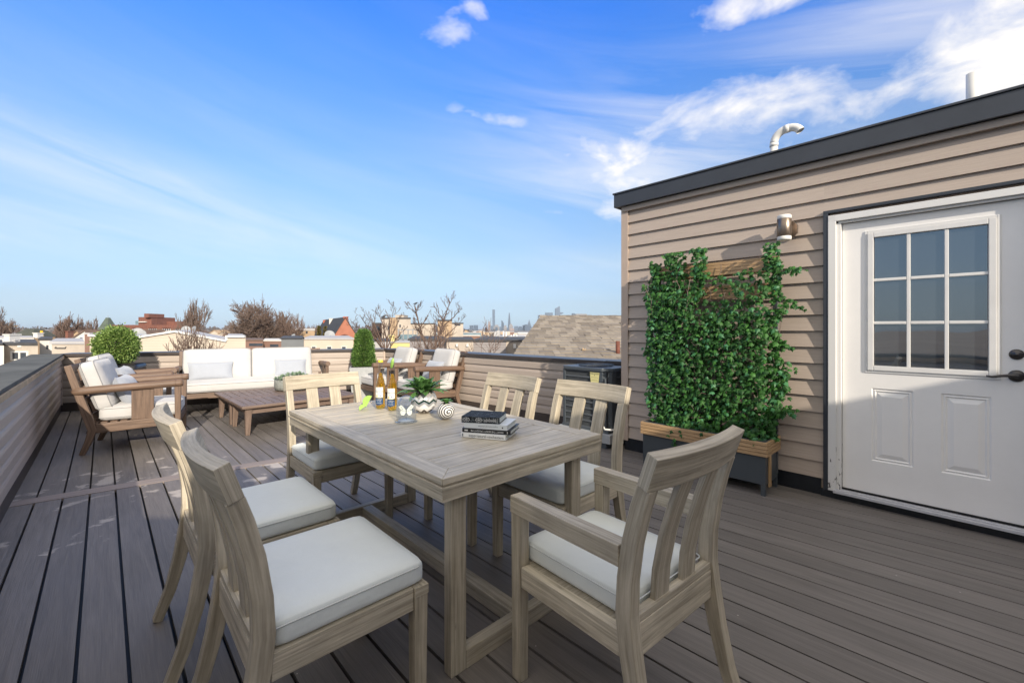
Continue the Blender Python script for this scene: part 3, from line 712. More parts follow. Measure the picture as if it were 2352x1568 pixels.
# ivy: lobed leaves along climbing runners
iv = thing('ivy_plant', 'dense green ivy climbing the trellis out of the slate trough', 'ivy', hs(.93, -.16, .385), RZH)
lobes = [(0, -.35), (.16, -.42), (.45, -.28), (.36, -.05), (.56, .12), (.26, .22), (.16, .36), (0, .72), (-.16, .36), (-.26, .22), (-.56, .12), (-.36, -.05), (-.45, -.28), (-.16, -.42)]
def leaf(mb, p, d, nrm, s, mi=0):
    d = d.normalized(); nrm = (nrm-d*nrm.dot(d)).normalized(); sd = d.cross(nrm)
    vs = [p+d*(.1*s)+nrm*(.07*s)]+[p+sd*(a*s)+d*(b*s)-nrm*(abs(a)*.28*s+max(0, b)*.12*s) for a, b in lobes]
    n = len(lobes); mb.add(vs, [[0, 1+k, 1+(k+1) % n] for k in range(n)], None, mi)
rnd = random.Random(11)
CL_ = ((-.49, .07, 1.90), (-.29, .09, 1.97), (-.06, .065, 1.97), (.51, .06, 1.95))
def ivy_env(x, z):
    """density of leaves over the trellis (x across, z height above the deck)"""
    d = 1.0
    if x < -.53: d *= .45
    if z > 1.47: d = .85 if x < -.08 else .10
    if z > 1.68: d = .22 if x < -.14 else 0
    if z > 1.78: d = 0
    if z > 1.5 and any(abs(x-c) < w and z < zt for c, w, zt in CL_): d = 1
    if z > 1.5 and .22 < x < .44 and z < 1.76: d = max(d, .38)
    if 1.62 < z < 1.72 and .02 < x < .24: d = max(d, .38)
    if 1.40 < z <= 1.50 and x > -.1: d = .6
    if 1.50 < z < 1.66 and -.02 < x < .22: d = .06
    if .84 < z < .94 and 0 < x < .12: d *= .35
    if .55 < z < .72 and .07 < x < .16: d *= .6
    if z < .52 and x < -.44: d *= .2
    if 1.2 < z < 1.36 and .25 < x < .31: d *= .6
    return d
mbl = MB(); mbs = MB(); cnt = 0
while cnt < 5600:
    x = rnd.uniform(-.60, .62); z = rnd.uniform(.40, 1.98)
    edge = .545+.05*math.sin(z*9)+.03*math.sin(z*23)
    if x > edge+.05 or x < -.55-.02*math.sin(z*13): continue
    if rnd.random() > ivy_env(x, z): continue
    depth = (.20 if z < 1.6 else .11)*rnd.random()**.6
    if abs(x) > .5: depth *= .6
    y = .02-depth
    s_ = rnd.uniform(.026, .050)
    d = Vector((rnd.uniform(-.8, .8), rnd.uniform(-.9, .1), rnd.uniform(-1.2, .25))); nr = Vector((rnd.uniform(-.6, .6), -1, rnd.uniform(.0, .9)))
    leaf(mbl, Vector((x, y, z-.385)), d, nr, s_, 1 if rnd.random() < .13 else 0); cnt += 1
# trailing shoots over the trough's front edge and out to the right
for (bx, bz, dx, dz, nn) in ((-.24, .50, .02, -.26, 46), (.02, .50, .04, -.20, 34), (.40, .48, .04, -.12, 18), (-.10, .52, -.02, -.18, 22), (.56, 1.72, .16, -.03, 26), (.54, 1.52, .17, -.10, 22),
                             (.56, 1.22, .11, -.1, 14), (.54, 1.02, .13, -.06, 14), (.52, .70, .15, -.08, 20), (.5, .85, .12, -.14, 16), (-.5, 1.66, -.12, .0, 12), (-.5, 1.1, -.1, -.08, 14), (.52, 1.74, .02, .20, 26), (-.3, 1.84, .02, .12, 16), (-.05, 1.84, .01, .12, 14)):
    for i in range(nn):
        k = i/nn; p = Vector((bx+dx*k+rnd.uniform(-.035, .035), -.19 if bz < .6 else -.05, bz+dz*k+rnd.uniform(-.03, .03)-.385))
        p.y += rnd.uniform(-.05, .02)
        leaf(mbl, p, Vector((rnd.uniform(-.6, .6), -.4, rnd.uniform(-1.2, .2))), Vector((rnd.uniform(-.5, .5), -1, rnd.uniform(0, .8))), rnd.uniform(.026, .045), 1 if rnd.random() < .2 else 0)
mbl.build('leaves', [M_['ivy'], M_['ivy2']], iv)
for i in range(46):
    x = rnd.uniform(-.48, .5); p = Vector((x, -.03, 0)); path = [p.copy()]; zt = rnd.uniform(.5, 1.4)
    while p.z < zt:
        p = p+Vector((rnd.uniform(-.035, .035), rnd.uniform(-.03, .03), .06)); p.y = max(-.17, min(.03, p.y)); p.x = max(-.52, min(.56, p.x)); path.append(p.copy())
    mbs.tube(path, .0028, 4, caps=False)
    for k in range(3):
        q = rnd.choice(path); pp = [q.copy()]
        for j in range(5): q = q+Vector((rnd.uniform(-.04, .04), rnd.uniform(-.05, .01), rnd.uniform(-.03, .04))); q.y = max(-.24, q.y); pp.append(q.copy())
        mbs.tube(pp, .0018, 3, caps=False)
mbs.build('vine_stems', M_['stem'], iv)

# ================================================================ air conditioner on its platform
AX0, AX1, AY0, AY1, AZ0, AZ1 = -.745, -.125, -.13, .30, .17, .85
pad = thing('condenser_platform', 'low grey slab under the air conditioner by the bulkhead corner', 'platform', hs(-.43, .08), RZH)
mb = MB(); mb.box(-.36, -.26, .06, .36, .24, .155); mb.build('slab', M_['concrete'], pad, .006)
for sx_ in (-.3, .22):
    mb = MB(); mb.box(sx_, -.24, 0, sx_+.08, .22, .059); mb.build('sleeper', M_['acgrey'], pad, .004)
ac = thing('air_conditioner', 'dark grey outdoor condenser unit with a yellow energy label by the bulkhead corner', 'air conditioner', hs((AX0+AX1)/2, (AY0+AY1)/2, .155), RZH)
w, dp, hh = (AX1-AX0)/2, (AY1-AY0)/2, AZ1-.155
mb = MB(); mb.box(-w+.03, -dp+.03, .02, w-.03, dp-.03, hh-.05); mb.build('coil', M_['acfin'], ac)
mb = MB(); mb.box(-w-.006, -dp-.006, 0, w+.006, dp+.006, .03)
mb.box(-w, -dp, .03, -w+.035, -dp+.035, hh-.045); mb.box(-w, dp-.035, .03, -w+.035, dp, hh-.045); mb.box(w-.035, dp-.035, .03, w, dp, hh-.045)
ch = .075
mb.prism([(w-.20, -dp), (w-ch, -dp), (w, -dp+ch), (w, -dp+.16), (w-.01, -dp+.16), (w-.01, -dp+ch), (w-ch-.01, -dp+.01), (w-.20, -dp+.01)], .03, hh-.045)
mb.build('cabinet', M_['acgrey'], ac, .004)
mb = MB(); mb.prism([(-w-.012, -dp+.02), (-w+.02, -dp-.012), (w-ch, -dp-.012), (w+.012, -dp+ch), (w+.012, dp-.01), (w-.01, dp+.012), (-w+.02, dp+.012), (-w-.012, dp-.02)], hh-.044, hh-.004)
mb.build('lid', M_['acgrey'], ac, .010)
rows = 9
mb = MB(); rz_ = (hh-.045-.03)/rows
for r_ in range(rows+1):
    z = .03+rz_*r_; mb.box(-w+.035, -dp+.004, z-.009, w-.20, -dp+.016, z+.009); mb.box(-w+.004, -dp+.035, z-.009, -w+.016, dp-.035, z+.009)
    mb.box(w-.016, -dp+.16, z-.009, w-.004, dp-.035, z+.009)
for i in range(24):
    x = -w+.045+i*(2*w-.25)/24; mb.box(x, -dp+.012, .03, x+.005, -dp+.026, hh-.05)
for i in range(9):
    y = -dp+.165+i*.028; mb.box(w-.026, y, .03, w-.012, y+.005, hh-.05)
mb.build('grille', plain('mid_grey_grille', (.095, .105, .115), .5, .08), ac)
mb = MB()
for r_ in [.02+.018*i for i in range(11)]:
    rp = [Vector((r_*math.cos(q), r_*math.sin(q)*.98, hh+.012-.00*r_)) for q in [2*math.pi*i/28 for i in range(29)]]; mb.tube(rp, .0022, 4, caps=False)
for i in range(8):
    q = math.pi*i/8+.1; mb.tube([(-.2*math.cos(q), -.2*math.sin(q), hh+.006), (0, 0, hh+.016), (.2*math.cos(q), .2*math.sin(q), hh+.006)], .003, 4)
mb.lathe([(.0, .02), (.03, .02), (.034, .004)], (0, 0, hh-.002), 16); mb.build('fan_guard', M_['acgrey'], ac)
mb = MB(); mb.lathe([(.001, 0), (.19, 0)], (0, 0, hh-.0025), 28); mb.build('fan_opening', M_['black'], ac)
M_['yellow'] = plain('yellow_energy_label', (.68, .62, .28), .6, .04)
mb = MB(); lx = w-.215; zt = hh-.055; mb.prism([(lx, zt-.175), (lx+.085, zt-.175), (lx+.105, zt), (lx-.02, zt)], 0, .0015, M=Matrix(((1, 0, 0, 0), (0, 0, -1, -dp-.002), (0, 1, 0, 0), (0, 0, 0, 1))))
Mt = Matrix.Translation((lx+.042, -dp-.0045, zt-.014)) @ Matrix.Rotation(R(90), 4, 'X')
text_mesh('ENERGYGUIDE', .0185, Mt, mb, 1)
for k, (yy, ww) in enumerate(((.055, .09), (.085, .085), (.115, .08))): mb.box(lx+.042-ww/2, -dp-.0045, zt-yy, lx+.042+ww/2, -dp-.0035, zt-yy+.0015, mi=1)
mb.add([Mt @ V(-.006, -.012, 0), Mt @ V(.006, -.012, 0), Mt @ V(0, -.024, 0)], [[0, 2, 1]], None, 1)
text_mesh('14.0', .018, Mt @ Matrix.Translation((.018, -.125, 0)), mb, 1)
mb.build('energy_label', [M_['yellow'], M_['black']], ac)
mb = MB(); mb.box(w-.145, -dp-.004, .20, w-.085, -dp-.002, .30); mb.box(w-.135, -dp-.0052, .215, w-.115, -dp-.0042, .235, mi=1)
for k in range(4): mb.box(w-.138, -dp-.0052, .25+k*.011, w-.092, -dp-.0042, .253+k*.011, mi=1)
mb.build('rating_plate', [M_['white'], M_['black']], ac)
mb = MB(); mb.tube([(w-.06, -dp-.02, .34), (w-.045, -dp-.04, .25), (w-.05, -dp-.04, .10), (w-.02, -dp-.03, .05), (w+.12, -dp+.05, .05)], .011, 8); mb.build('refrigerant_line', M_['pvc'], ac)
# ================================================================ dining set
def facing(F): return math.atan2(-F.x, F.y)
def seam_loop(mb, hx, hy, z, r=.0028, mi=0, corner=.035, oy=0.0):
    pts = []
    for (cx, cy, a0) in ((hx-corner, hy-corner, 0), (-hx+corner, hy-corner, 90), (-hx+corner, -hy+corner, 180), (hx-corner, -hy+corner, 270)):
        for i in range(5):
            a = R(a0+22.5*i); pts.append(Vector((cx+corner*math.cos(a), cy+corner*math.sin(a), z)))
    pts = [p+Vector((0, oy, 0)) for p in pts]; pts.append(pts[0]); mb.tube(pts, r, 5, mi=mi, caps=False)
def dining_chair(label, arms, loc, rz, group='weathered wood dining chairs around the table'):
    t = thing('dining_armchair' if arms else 'dining_chair', label, 'chair', loc, rz, group)
    hw = .262; D = M_['dine']
    for s in (-1, 1):
        mb = MB(); ztop = .60 if arms else .385
        mb.sweep([(s*(hw-.026), .225, 0), (s*(hw-.026), .225, ztop)], (1, 0, 0), [.040, .047], [.042, .048]); mb.build('front_leg', D, t, .003)
        mb = MB()
        path = [(s*(hw-.024), y, z) for y, z in ((-.350, 0), (-.305, .12), (-.272, .25), (-.248, .38), (-.238, .47), (-.242, .57), (-.258, .68), (-.283, .78), (-.303, .8425))]
        mb.sweep(path, (1, 0, 0), .042, [.034, .040, .048, .054, .053, .050, .048, .046, .044]); mb.build('back_leg', D, t, .003)
    mb = MB()
    mb.box(-hw+.052, .205, .345, hw-.052, .243, .418); mb.box(-hw+.048, -.262, .345, hw-.048, -.232, .440)
    for s in (-1, 1): mb.box(min(s*(hw-.008), s*(hw-.042)), -.222, .345, max(s*(hw-.008), s*(hw-.042)), .199, .418)
    mb.box(-hw+.052, .199, .385, hw-.052, .205, .418); mb.box(-hw+.043, -.222, .40, hw-.043, .20, .415)
    if not arms:
        for s in (-1, 1): mb.box(min(s*(hw-.0), s*(hw-.052)), .1995, .3855, max(s*(hw-.0), s*(hw-.052)), .2515, .418)
    mb.build('seat_frame', D, t, .003)
    # curved top rail, lower back rail and two broad slats that follow the rake
    def bow(x): return -.030*(1-(x/hw)**2)
    mb = MB(); n = 10; xs_ = [(-hw+.0465)+(2*hw-.093)*i/n for i in range(n+1)]
    pa = [(x, -.317+bow(x), .890) for x in [-hw+2*hw*i/n for i in range(n+1)]]
    mb.sweep(pa, (0, -.32, .95), .100, .040); mb.build('top_rail', D, t, .003)
    mb = MB()
    for x in (-.080, .080):
        path = [(x, y+bow(x)*k, z) for y, z, k in ((-.240, .441, .05), (-.241, .55, .3), (-.254, .66, .6), (-.280, .77, .85), (-.302, .842, 1))]
        mb2 = MB(); mb2.sweep(path, (1, 0, 0), .078, .018); mb2.build('back_slat', D, t, .002)
    mb = MB(); c = [(x, -.243+bow(x)*.1, .452) for x in xs_]; mb.sweep(c, (0, 0, 1), .022, .030); mb.build('lower_back_rail', D, t, .002)
    if arms:
        for s in (-1, 1):
            mb = MB(); mb.sweep([(s*(hw-.026), -.225, .632), (s*(hw-.026), .251, .632)], (1, 0, 0), .052, .062); mb.build('armrest', D, t, .003)
    mb = MB(); hx = hw-.012 if not arms else hw-.056
    mb.rbox(hx, .232, .040, .022, 8, .007, M=Matrix.Translation((0, .012, .458))); seam_loop(mb, hx+.0005, .2325, .479, .0022, 1, .022)
    mb.build('seat_cushion', [M_['cush_d'], M_['seat_seam']], t)
    return t
base = dining_chair('pale wood side chair in the left foreground, nearest the lower left corner', False, (-.642, 1.46, 0), facing(n2v))
dup(base, (-1.13, 1.94, 0), facing(n2v), 'second pale wood side chair along the left side of the table')
dup(base, (-1.157, 2.90, 0), facing(-u2), 'pale wood side chair at the far table end before the coffee table')
dup(base, (-.235, 2.86, 0), facing(-n2v), 'farther pale wood side chair on the right side of the table')
dup(base, (.245, 2.40, 0), facing(-n2v), 'pale wood side chair right in front of the air conditioner')
dining_chair('pale wood armchair at the near end of the table, seen from behind at lower right', True, (.355, 1.545, 0), facing(V(-.64, .768, 0)))

TZ = .76
pL, pN, pR = at(650, 945, TZ), at(1045, 1097, TZ), at(1383, 991, TZ)
tl, tw = (pL-pN).length, (pR-pN).length
tc = (pL+pR)/2; tc.z = 0
tb = thing('dining_table', 'rectangular weathered wood dining table with plank top and framed legs', 'table', tc, RZH)
hx, hy = tl/2, tw/2
mb = MB(); fw = .085; T0, T1 = TZ-.028, TZ
def frame4(mb, hx, hy, w, z0, z1):
    """mitred border"""
    for P in (((-hx, -hy), (hx, -hy), (hx-w, -hy+w), (-hx+w, -hy+w)), ((hx, -hy), (hx, hy), (hx-w, hy-w), (hx-w, -hy+w)),
              ((hx, hy), (-hx, hy), (-hx+w, hy-w), (hx-w, hy-w)), ((-hx, hy), (-hx, -hy), (-hx+w, -hy+w), (-hx+w, hy-w))):
        ou, ov = random.uniform(0, 40), random.uniform(0, 40)
        ax = 0 if abs(P[0][0]-P[1][0]) > abs(P[0][1]-P[1][1]) else 1
        uv = lambda p, e=0: (ou+p[ax], ov+p[1-ax]+e)
        vs = [(p[0], p[1], z1) for p in P]+[(p[0], p[1], z0) for p in P]
        fs = [[0, 1, 2, 3], [7, 6, 5, 4]]+[[4+k, 4+(k+1) % 4, (k+1) % 4, k] for k in range(4)]
        us = [[uv(p) for p in P], [uv(p) for p in P[::-1]]]+[[uv(P[k], z0), uv(P[(k+1) % 4], z0), uv(P[(k+1) % 4], z1), uv(P[k], z1)] for k in range(4)]
        mb.add(vs, fs, us)
frame4(mb, hx, hy, fw, TZ-.024, TZ); mb.build('top_frame', M_['dine_top'], tb, .004)
mb = MB(); npk = 11; ix, iy = hx-fw-.002, hy-fw-.002; pw = 2*ix/npk
for i in range(npk):
    x = -ix+i*pw; mb.box(x+.0022, -iy, TZ-.022, x+pw-.0022, iy, TZ-.0015)
mb.build('top_planks', M_['dine_top'], tb, .002)
mb = MB(); frame4(mb, hx-.005, hy-.005, .09, TZ-.030, TZ-.0245); frame4(mb, hx+.003, hy+.003, .06, TZ-.041, TZ-.0305)
frame4(mb, hx-.004, hy-.004, .06, TZ-.085, TZ-.0415); mb.build('apron', M_['dine'], tb, .003)
mb = MB(); mb.box(-ix-.01, -iy-.01, TZ-.035, ix+.01, iy+.01, TZ-.0245); mb.build('underside_panel', M_['teak'], tb)
LX, LY = hx-.085, hy-.115
for sx_ in (-1, 1):
    for sy_ in (-1, 1):
        mb = MB(); mb.sweep([(sx_*LX, sy_*LY, 0.0), (sx_*LX, sy_*LY, TZ-.0855)], (1, 0, 0), .048, .068); mb.build('leg', M_['dine'], tb, .005)
    mb = MB(); mb.box(sx_*LX-.024, -LY+.0345, 0, sx_*LX+.024, LY-.0345, .070); mb.build('foot_rail', M_['dine'], tb, .005)
mb = MB(); mb.box(-LX+.0245, -.032, .002, LX-.0245, .032, .066); mb.build('stretcher', M_['dine'], tb, .004)

# ================================================================ things on the dining table
def glass(name, c=(1, 1, 1), rough=.0, ior=1.45):
    m, t, b = newmat(name); b.inputs['Base Color'].default_value = col4(c); b.inputs['Transmission Weight'].default_value = 1; b.inputs['Roughness'].default_value = rough; b.inputs['IOR'].default_value = ior
    return m
def thinglass(name, c=(.9, .93, .95)):
    m, t, b = newmat(name); out = t.nodes['Material Output']
    g = N(t, 'ShaderNodeBsdfGlossy'); g.inputs['Roughness'].default_value = .03; tr = N(t, 'ShaderNodeBsdfTransparent'); tr.inputs[0].default_value = col4(c)
    fr = N(t, 'ShaderNodeLayerWeight', Blend=.30); ms = N(t, 'ShaderNodeMixShader'); t.links.new(mth(t, 'MULTIPLY_ADD', fr.outputs['Facing'], .55, .03), ms.inputs[0])
    t.links.new(tr.outputs[0], ms.inputs[1]); t.links.new(g.outputs[0], ms.inputs[2]); t.links.new(ms.outputs[0], out.inputs[0]); return m
M_['clear'] = thinglass('clear_glass')
M_['beer'] = glass('amber_beer', (.95, .55, .06), .0, 1.2)
M_['beer'].node_tree.nodes['Principled BSDF'].inputs['Transmission Weight'].default_value = .85
M_['beer'].node_tree.nodes['Principled BSDF'].inputs['Base Color'].default_value = (.86, .50, .04, 1)
M_['cap'] = plain('yellow_bottle_cap', (.75, .60, .04), .35, .05)
M_['navy'] = plain('navy_label', (.014, .055, .15), .5, .05)
M_['lbl'] = plain('white_label', (.72, .72, .66), .5, .03)
M_['gold'] = plain('gold_print', (.50, .42, .12), .5, .05)
M_['limeskin'] = plain('lime_skin', (.16, .33, .02), .4, .15, 60)
M_['limeflesh'] = plain('lime_flesh', (.28, .46, .08), .35, .2, 90)
TT = TZ+.0005
def bottle(px, py, label, capped, rz):
    p = at(px, py, TZ); p.z = TT
    t = thing('beer_bottle', label, 'bottle', p, rz, 'beer bottles on the table'); k = 1.22
    P = [(.0, .002), (.026, .001), (.030, .006), (.0305, .10), (.030, .118), (.024, .145), (.0165, .165), (.0142, .19), (.0125, .235), (.0138, .238), (.0138, .246), (.012, .249)]
    P = [(a*1.02, z*k) for a, z in P]
    mb = MB(); mb.lathe(P, n=28); mb.build('glass_body', M_['clear'], t)
    mb = MB(); Q = [(max(0.0005, a-.0022), z) for a, z in P if z < .178*k]; Q[0] = (.0005, .006); Q = Q+[(.0118, .185*k), (.0005, .186*k)]
    Q = [q for i, q in enumerate(Q) if i < 8 or q[1] >= Q[7][1]]; mb.lathe(Q, n=28); mb.build('beer', M_['beer'], t)
    r = .0322
    def patch(mb, a0, a1, pts, rr, mi):
        """pts: (angle fraction, z) outline bent round the bottle"""
        n = 14
        vs = []; fs = []
        for i in range(n+1):
            f = i/n; a = R(-90)+a0+(a1-a0)*f; lo, hi = pts(f); vs += [(rr*math.cos(a), rr*math.sin(a), lo), (rr*math.cos(a), rr*math.sin(a), hi)]
        for i in range(n): fs.append([2*i, 2*i+2, 2*i+3, 2*i+1])
        mb.add(vs, fs, None, mi, True)
    mb = MB(); A = .85
    patch(mb, -A, A, lambda f: (.072, .138+.0*f), r, 0); patch(mb, -A, A, lambda f: (.024+.007*(abs(f-.5)*2), .0718), r, 1)
    patch(mb, -A, A, lambda f: (.0705, .0735), r+.0002, 2)
    def bent(txt, size, z, mi):
        b0 = len(mb.v); text_mesh(txt, size, Matrix.Identity(4), mb, mi)
        for i in range(b0, len(mb.v)):
            v = mb.v[i]; a = R(-90)+v.x/r; mb.v[i] = Vector(((r+.0004)*math.cos(a), (r+.0004)*math.sin(a), z+v.y))
    bent('Corona', .0165, .112, 3); bent('Extra', .008, .098, 3)
    for zz, tx in ((.060, 'LA CERVEZA'), (.052, 'MAS FINA'), (.038, 'IMPORTED')): bent(tx, .0068, zz, 0)
    mb.lathe([(.0005, 0), (.006, 0)], (0, 0, 0), 12, 2, M=Matrix.Translation((-.010, -r-.0006+.0015, .083)) @ Matrix.Rotation(R(90), 4, 'X'))
    mb.lathe([(.0005, 0), (.004, 0)], (0, 0, 0), 12, 3, M=Matrix.Translation((.009, -r-.0006+.001, .084)) @ Matrix.Rotation(R(90), 4, 'X'))
    mb.build('label', [M_['lbl'], M_['navy'], M_['gold'], M_['navy']], t)
    if capped:
        mb = MB(); zc = .249*k; mb.lathe([(.0160, zc-.009), (.0165, zc-.006), (.015, zc+.002), (.0135, zc+.005), (.0005, zc+.0055)], n=22); mb.build('bottle_cap', M_['cap'], t)
    return t, p, .249*k
camang = lambda p: math.atan2(p.y, p.x)+R(-90)
p1 = at(875, 938, TZ); b1, _, _ = bottle(874, 937, 'left of two amber beer bottles, closed with a yellow cap', True, camang(p1)-.35)
b2, p2, zb = bottle(901, 941, 'right of two amber beer bottles, open with a lime slice in its neck', False, camang(p2 := at(901, 941, TZ))-.35)
def lime_wedge(name, label, p, rz, tilt, s=.030):
    t = thing(name, label, 'lime', p, rz, 'lime pieces')
    Mx = Matrix.Rotation(tilt, 4, 'Y'); mb = MB(); n = 10
    vs = []; fs = []
    for i in range(n+1):
        th = math.pi*i/n
        for j in range(6):
            ph = R(80)*j/5; vs.append(Vector((s*.98*math.cos(th), s*math.sin(th)*math.cos(ph), s*math.sin(th)*math.sin(ph))))
    for i in range(n):
        for j in range(5): fs.append([i*6+j, i*6+j+1, i*6+7+j, i*6+6+j])
    mb.add(vs, fs, None, 0, True, Mx); mb.build('lime_rind', M_['limeskin'], t)
    mb = MB(); a = [Vector((s*.98*math.cos(math.pi*i/n), s*math.sin(math.pi*i/n), 0)) for i in range(n+1)]
    b = [Vector((q.x, q.y*math.cos(R(80)), q.y*math.sin(R(80)))) for q in a]
    mb.add(a, [list(range(n+1))[::-1]], None, 0, False, Mx); mb.add(b, [list(range(n+1))], None, 0, False, Mx); mb.build('lime_flesh', M_['limeflesh'], t)
    return t
q = at(853, 934, TZ); lime_wedge('lime_wedge', 'larger lime wedge standing beside the left beer bottle', V(q.x-.012, q.y-.01, TT+.036), R(25), R(-62), .040)
q = at(836, 940, TZ); lime_wedge('lime_wedge', 'small lime wedge lying on the table left of the larger wedge', V(q.x, q.y-.02, TT+.012), R(20), R(-35), .024)
t = thing('lime_slice', 'pale green lime slice pushed into the open bottle neck', 'lime', (p2.x, p2.y, TT+zb-.012), camang(p2), 'lime pieces')
mb = MB(); mb.lathe([(.0005, -.003), (.026, -.003), (.027, 0), (.026, .003), (.0005, .003)], (0, 0, 0), 26, M=Matrix.Translation((0, 0, .002)) @ Matrix.Rotation(R(10), 4, 'Y') @ Matrix.Rotation(R(68), 4, 'Z') @ Matrix.Rotation(R(90), 4, 'Y') @ Matrix.Diagonal((1.25, .38, 1, 1)))
mb.build('lime_flesh', M_['limeflesh'], t)
# glass cloche with a butterfly
p = at(933, 968, TZ); ra = camang(p)
t = thing('glass_cloche', 'clear glass dome on a round glass foot in front of the chevron vase', 'glass dome', (p.x, p.y, TT), ra)
mb = MB(); mb.lathe([(.054, .006), (.053, .085), (.048, .112), (.034, .133), (.016, .143), (.0005, .146)], n=36); mb.build('dome', M_['clear'], t)
mb = MB(); mb.lathe([(.0005, 0), (.060, 0), (.061, .003), (.059, .006), (.0005, .006)], n=36); mb.build('glass_foot', M_['clear'], t)
mb = MB(); mb.lathe([(.0005, .0062), (.045, .0062), (.046, .010), (.0005, .010)], n=30); mb.build('pale_base', plain('pale_blue_base', (.38, .42, .48), .3, .05), t)
t2 = thing('butterfly', 'white butterfly with dark spots inside the glass dome', 'butterfly', (p.x, p.y, TT+.06), ra)
M_['wing'] = plain('butterfly_wing', (.75, .76, .66), .6, .06, 120)
wu = [(0, 0), (.010, .016), (.024, .030), (.036, .032), (.037, .020), (.028, .008), (.012, .0)]; wl = [(0, -.001), (.012, -.002), (.026, .003), (.030, -.008), (.024, -.022), (.012, -.024), (.004, -.012)]
for s in (-1, 1):
    mb = MB()
    for P in (wu, wl):
        vs = [(s*x*1.08, -.010+abs(x)*.25, z*1.05) for x, z in P]+[(s*x*1.08, -.0094+abs(x)*.25, z*1.05) for x, z in P]; n = len(P)
        f = list(range(n)); mb.add(vs, [f, [n+k for k in f][::-1]]+[[k, (k+1) % n, n+(k+1) % n, n+k] for k in f])
    for (x, z) in ((.026, .019), (.020, .010)): mb.add([(s*x+.0022*math.cos(a), -.0112+x*.25, z+.0022*math.sin(a)) for a in [R(45*i) for i in range(8)]], [list(range(8))], None, 1)
    mb.add([(s*.030, -.0112+.03*.25, .0325), (s*.0385, -.0112+.038*.25, .034), (s*.0385, -.0112+.038*.25, .025)], [[0, 1, 2]], None, 1)
    mb.build('wing', [M_['wing'], M_['black']], t2)
mb = MB(); mb.tube([(0, -.010, -.012), (0, -.011, -.004), (0, -.011, .006), (0, -.012, .012)], [.0012, .0022, .0026, .0012], 8)
mb.tube([(0, -.012, .011), (-.006, -.013, .024)], .0004, 4); mb.tube([(0, -.012, .011), (.006, -.013, .024)], .0004, 4); mb.tube([(0, -.010, -.05), (0, -.010, -.012)], .0007, 5); mb.build('butterfly_body', M_['acgrey'], t2)
# chevron vase
def chevron():
    m, t, b = newmat('chevron_glaze'); b.inputs['Roughness'].default_value = .12; b.inputs['Coat Weight'].default_value = .5
    tc = t.nodes.new('ShaderNodeTexCoord'); sp = t.nodes.new('ShaderNodeSeparateXYZ'); t.links.new(tc.outputs['Object'], sp.inputs[0])
    a = mth(t, 'ARCTAN2', sp.outputs[1], sp.outputs[0]); zz = mth(t, 'PINGPONG', mth(t, 'MULTIPLY', a, 8/(2*math.pi)), .5)
    v = mth(t, 'MULTIPLY_ADD', zz, .30, mth(t, 'MULTIPLY', sp.outputs[2], 8.2)); v = mth(t, 'FRACT', mth(t, 'ADD', v, .02))
    r = t.nodes.new('ShaderNodeValToRGB'); r.color_ramp.interpolation = 'CONSTANT'; t.links.new(v, r.inputs[0]); cr = r.color_ramp
    cr.elements[0].position = 0; cr.elements[0].color = (.30, .28, .27, 1); cr.elements[1].position = .14; cr.elements[1].color = (.045, .035, .03, 1)
    for p_, c_ in ((.26, (.74, .73, .72)), (.55, (.38, .40, .43)), (.66, (.02, .06, .05)), (.76, (.68, .67, .66)), (.9, (.46, .47, .50))):
        e_ = cr.elements.new(p_); e_.color = col4(c_)
    t.links.new(r.outputs[0], b.inputs['Base Color']); t.links.new(mth(t, 'MULTIPLY', mth(t, 'GREATER_THAN', v, .5), .45), b.inputs['Metallic']); return m
p = at(974, 947, TZ); rv = .079
t = thing('chevron_vase', 'round grey and white zigzag patterned vase holding a big leafy plant', 'vase', (p.x, p.y, TT), camang(p))
mb = MB(); mb.lathe([(.0005, .0), (.030, .0)]+[(rv*math.cos(a), rv*.96*(1+math.sin(a))-.003) for a in [R(-62+8*i) for i in range(15)]]+[(rv*.60, rv*1.74), (rv*.585, rv*1.62)], n=40); mb.build('vase_body', chevron(), t)
def leafplant(t, n, L, Wd, z0, mat, up=(15, 75), seed=3, droop=.8, spread=.02):
    rd = random.Random(seed); mb = MB()
    for i in range(n):
        f = i/n; el_ = R(up[1]-(up[1]-up[0])*f+rd.uniform(-8, 8)); azz = i*2.399+rd.uniform(-.2, .2); ln = L*(.75+.35*f)*rd.uniform(.85, 1.1); wd = Wd*rd.uniform(.85, 1.1)
        d = Vector((math.cos(azz), math.sin(azz), 0)); s_ = Vector((-d.y, d.x, 0)); p = d*spread*rd.random()+Vector((0, 0, z0)); e_ = el_; ns = 7; vs = []; uvs = []
        for k in range(ns+1):
            w_ = wd*(math.sin(math.pi*min(1, (k/ns)*.86+.10))**.9)*(1 if k < ns else 0)
            T = d*math.cos(e_)+Vector((0, 0, math.sin(e_))); Nn = Vector((0, 0, math.cos(e_)))-d*math.sin(e_)
            vs += [p-s_*w_/2+Nn*w_*.16, p, p+s_*w_/2+Nn*w_*.16]; uvs.append(k/ns)
            p = p+T*(ln/ns); e_ -= R(droop*60/ns)*(k/ns+.35)
        fs = []; uu = []
        for k in range(ns):
            b_ = k*3
            for j in (0, 1):
                fs.append([b_+j, b_+j+1, b_+j+4, b_+j+3]); x0_, x1_ = (j-1), j; uu.append([(x0_, uvs[k]), (x1_, uvs[k]), (x1_, uvs[k+1]), (x0_, uvs[k+1])])
        mb.add(vs, fs, uu, 0, True)
    return mb.build('leaves', mat, t)
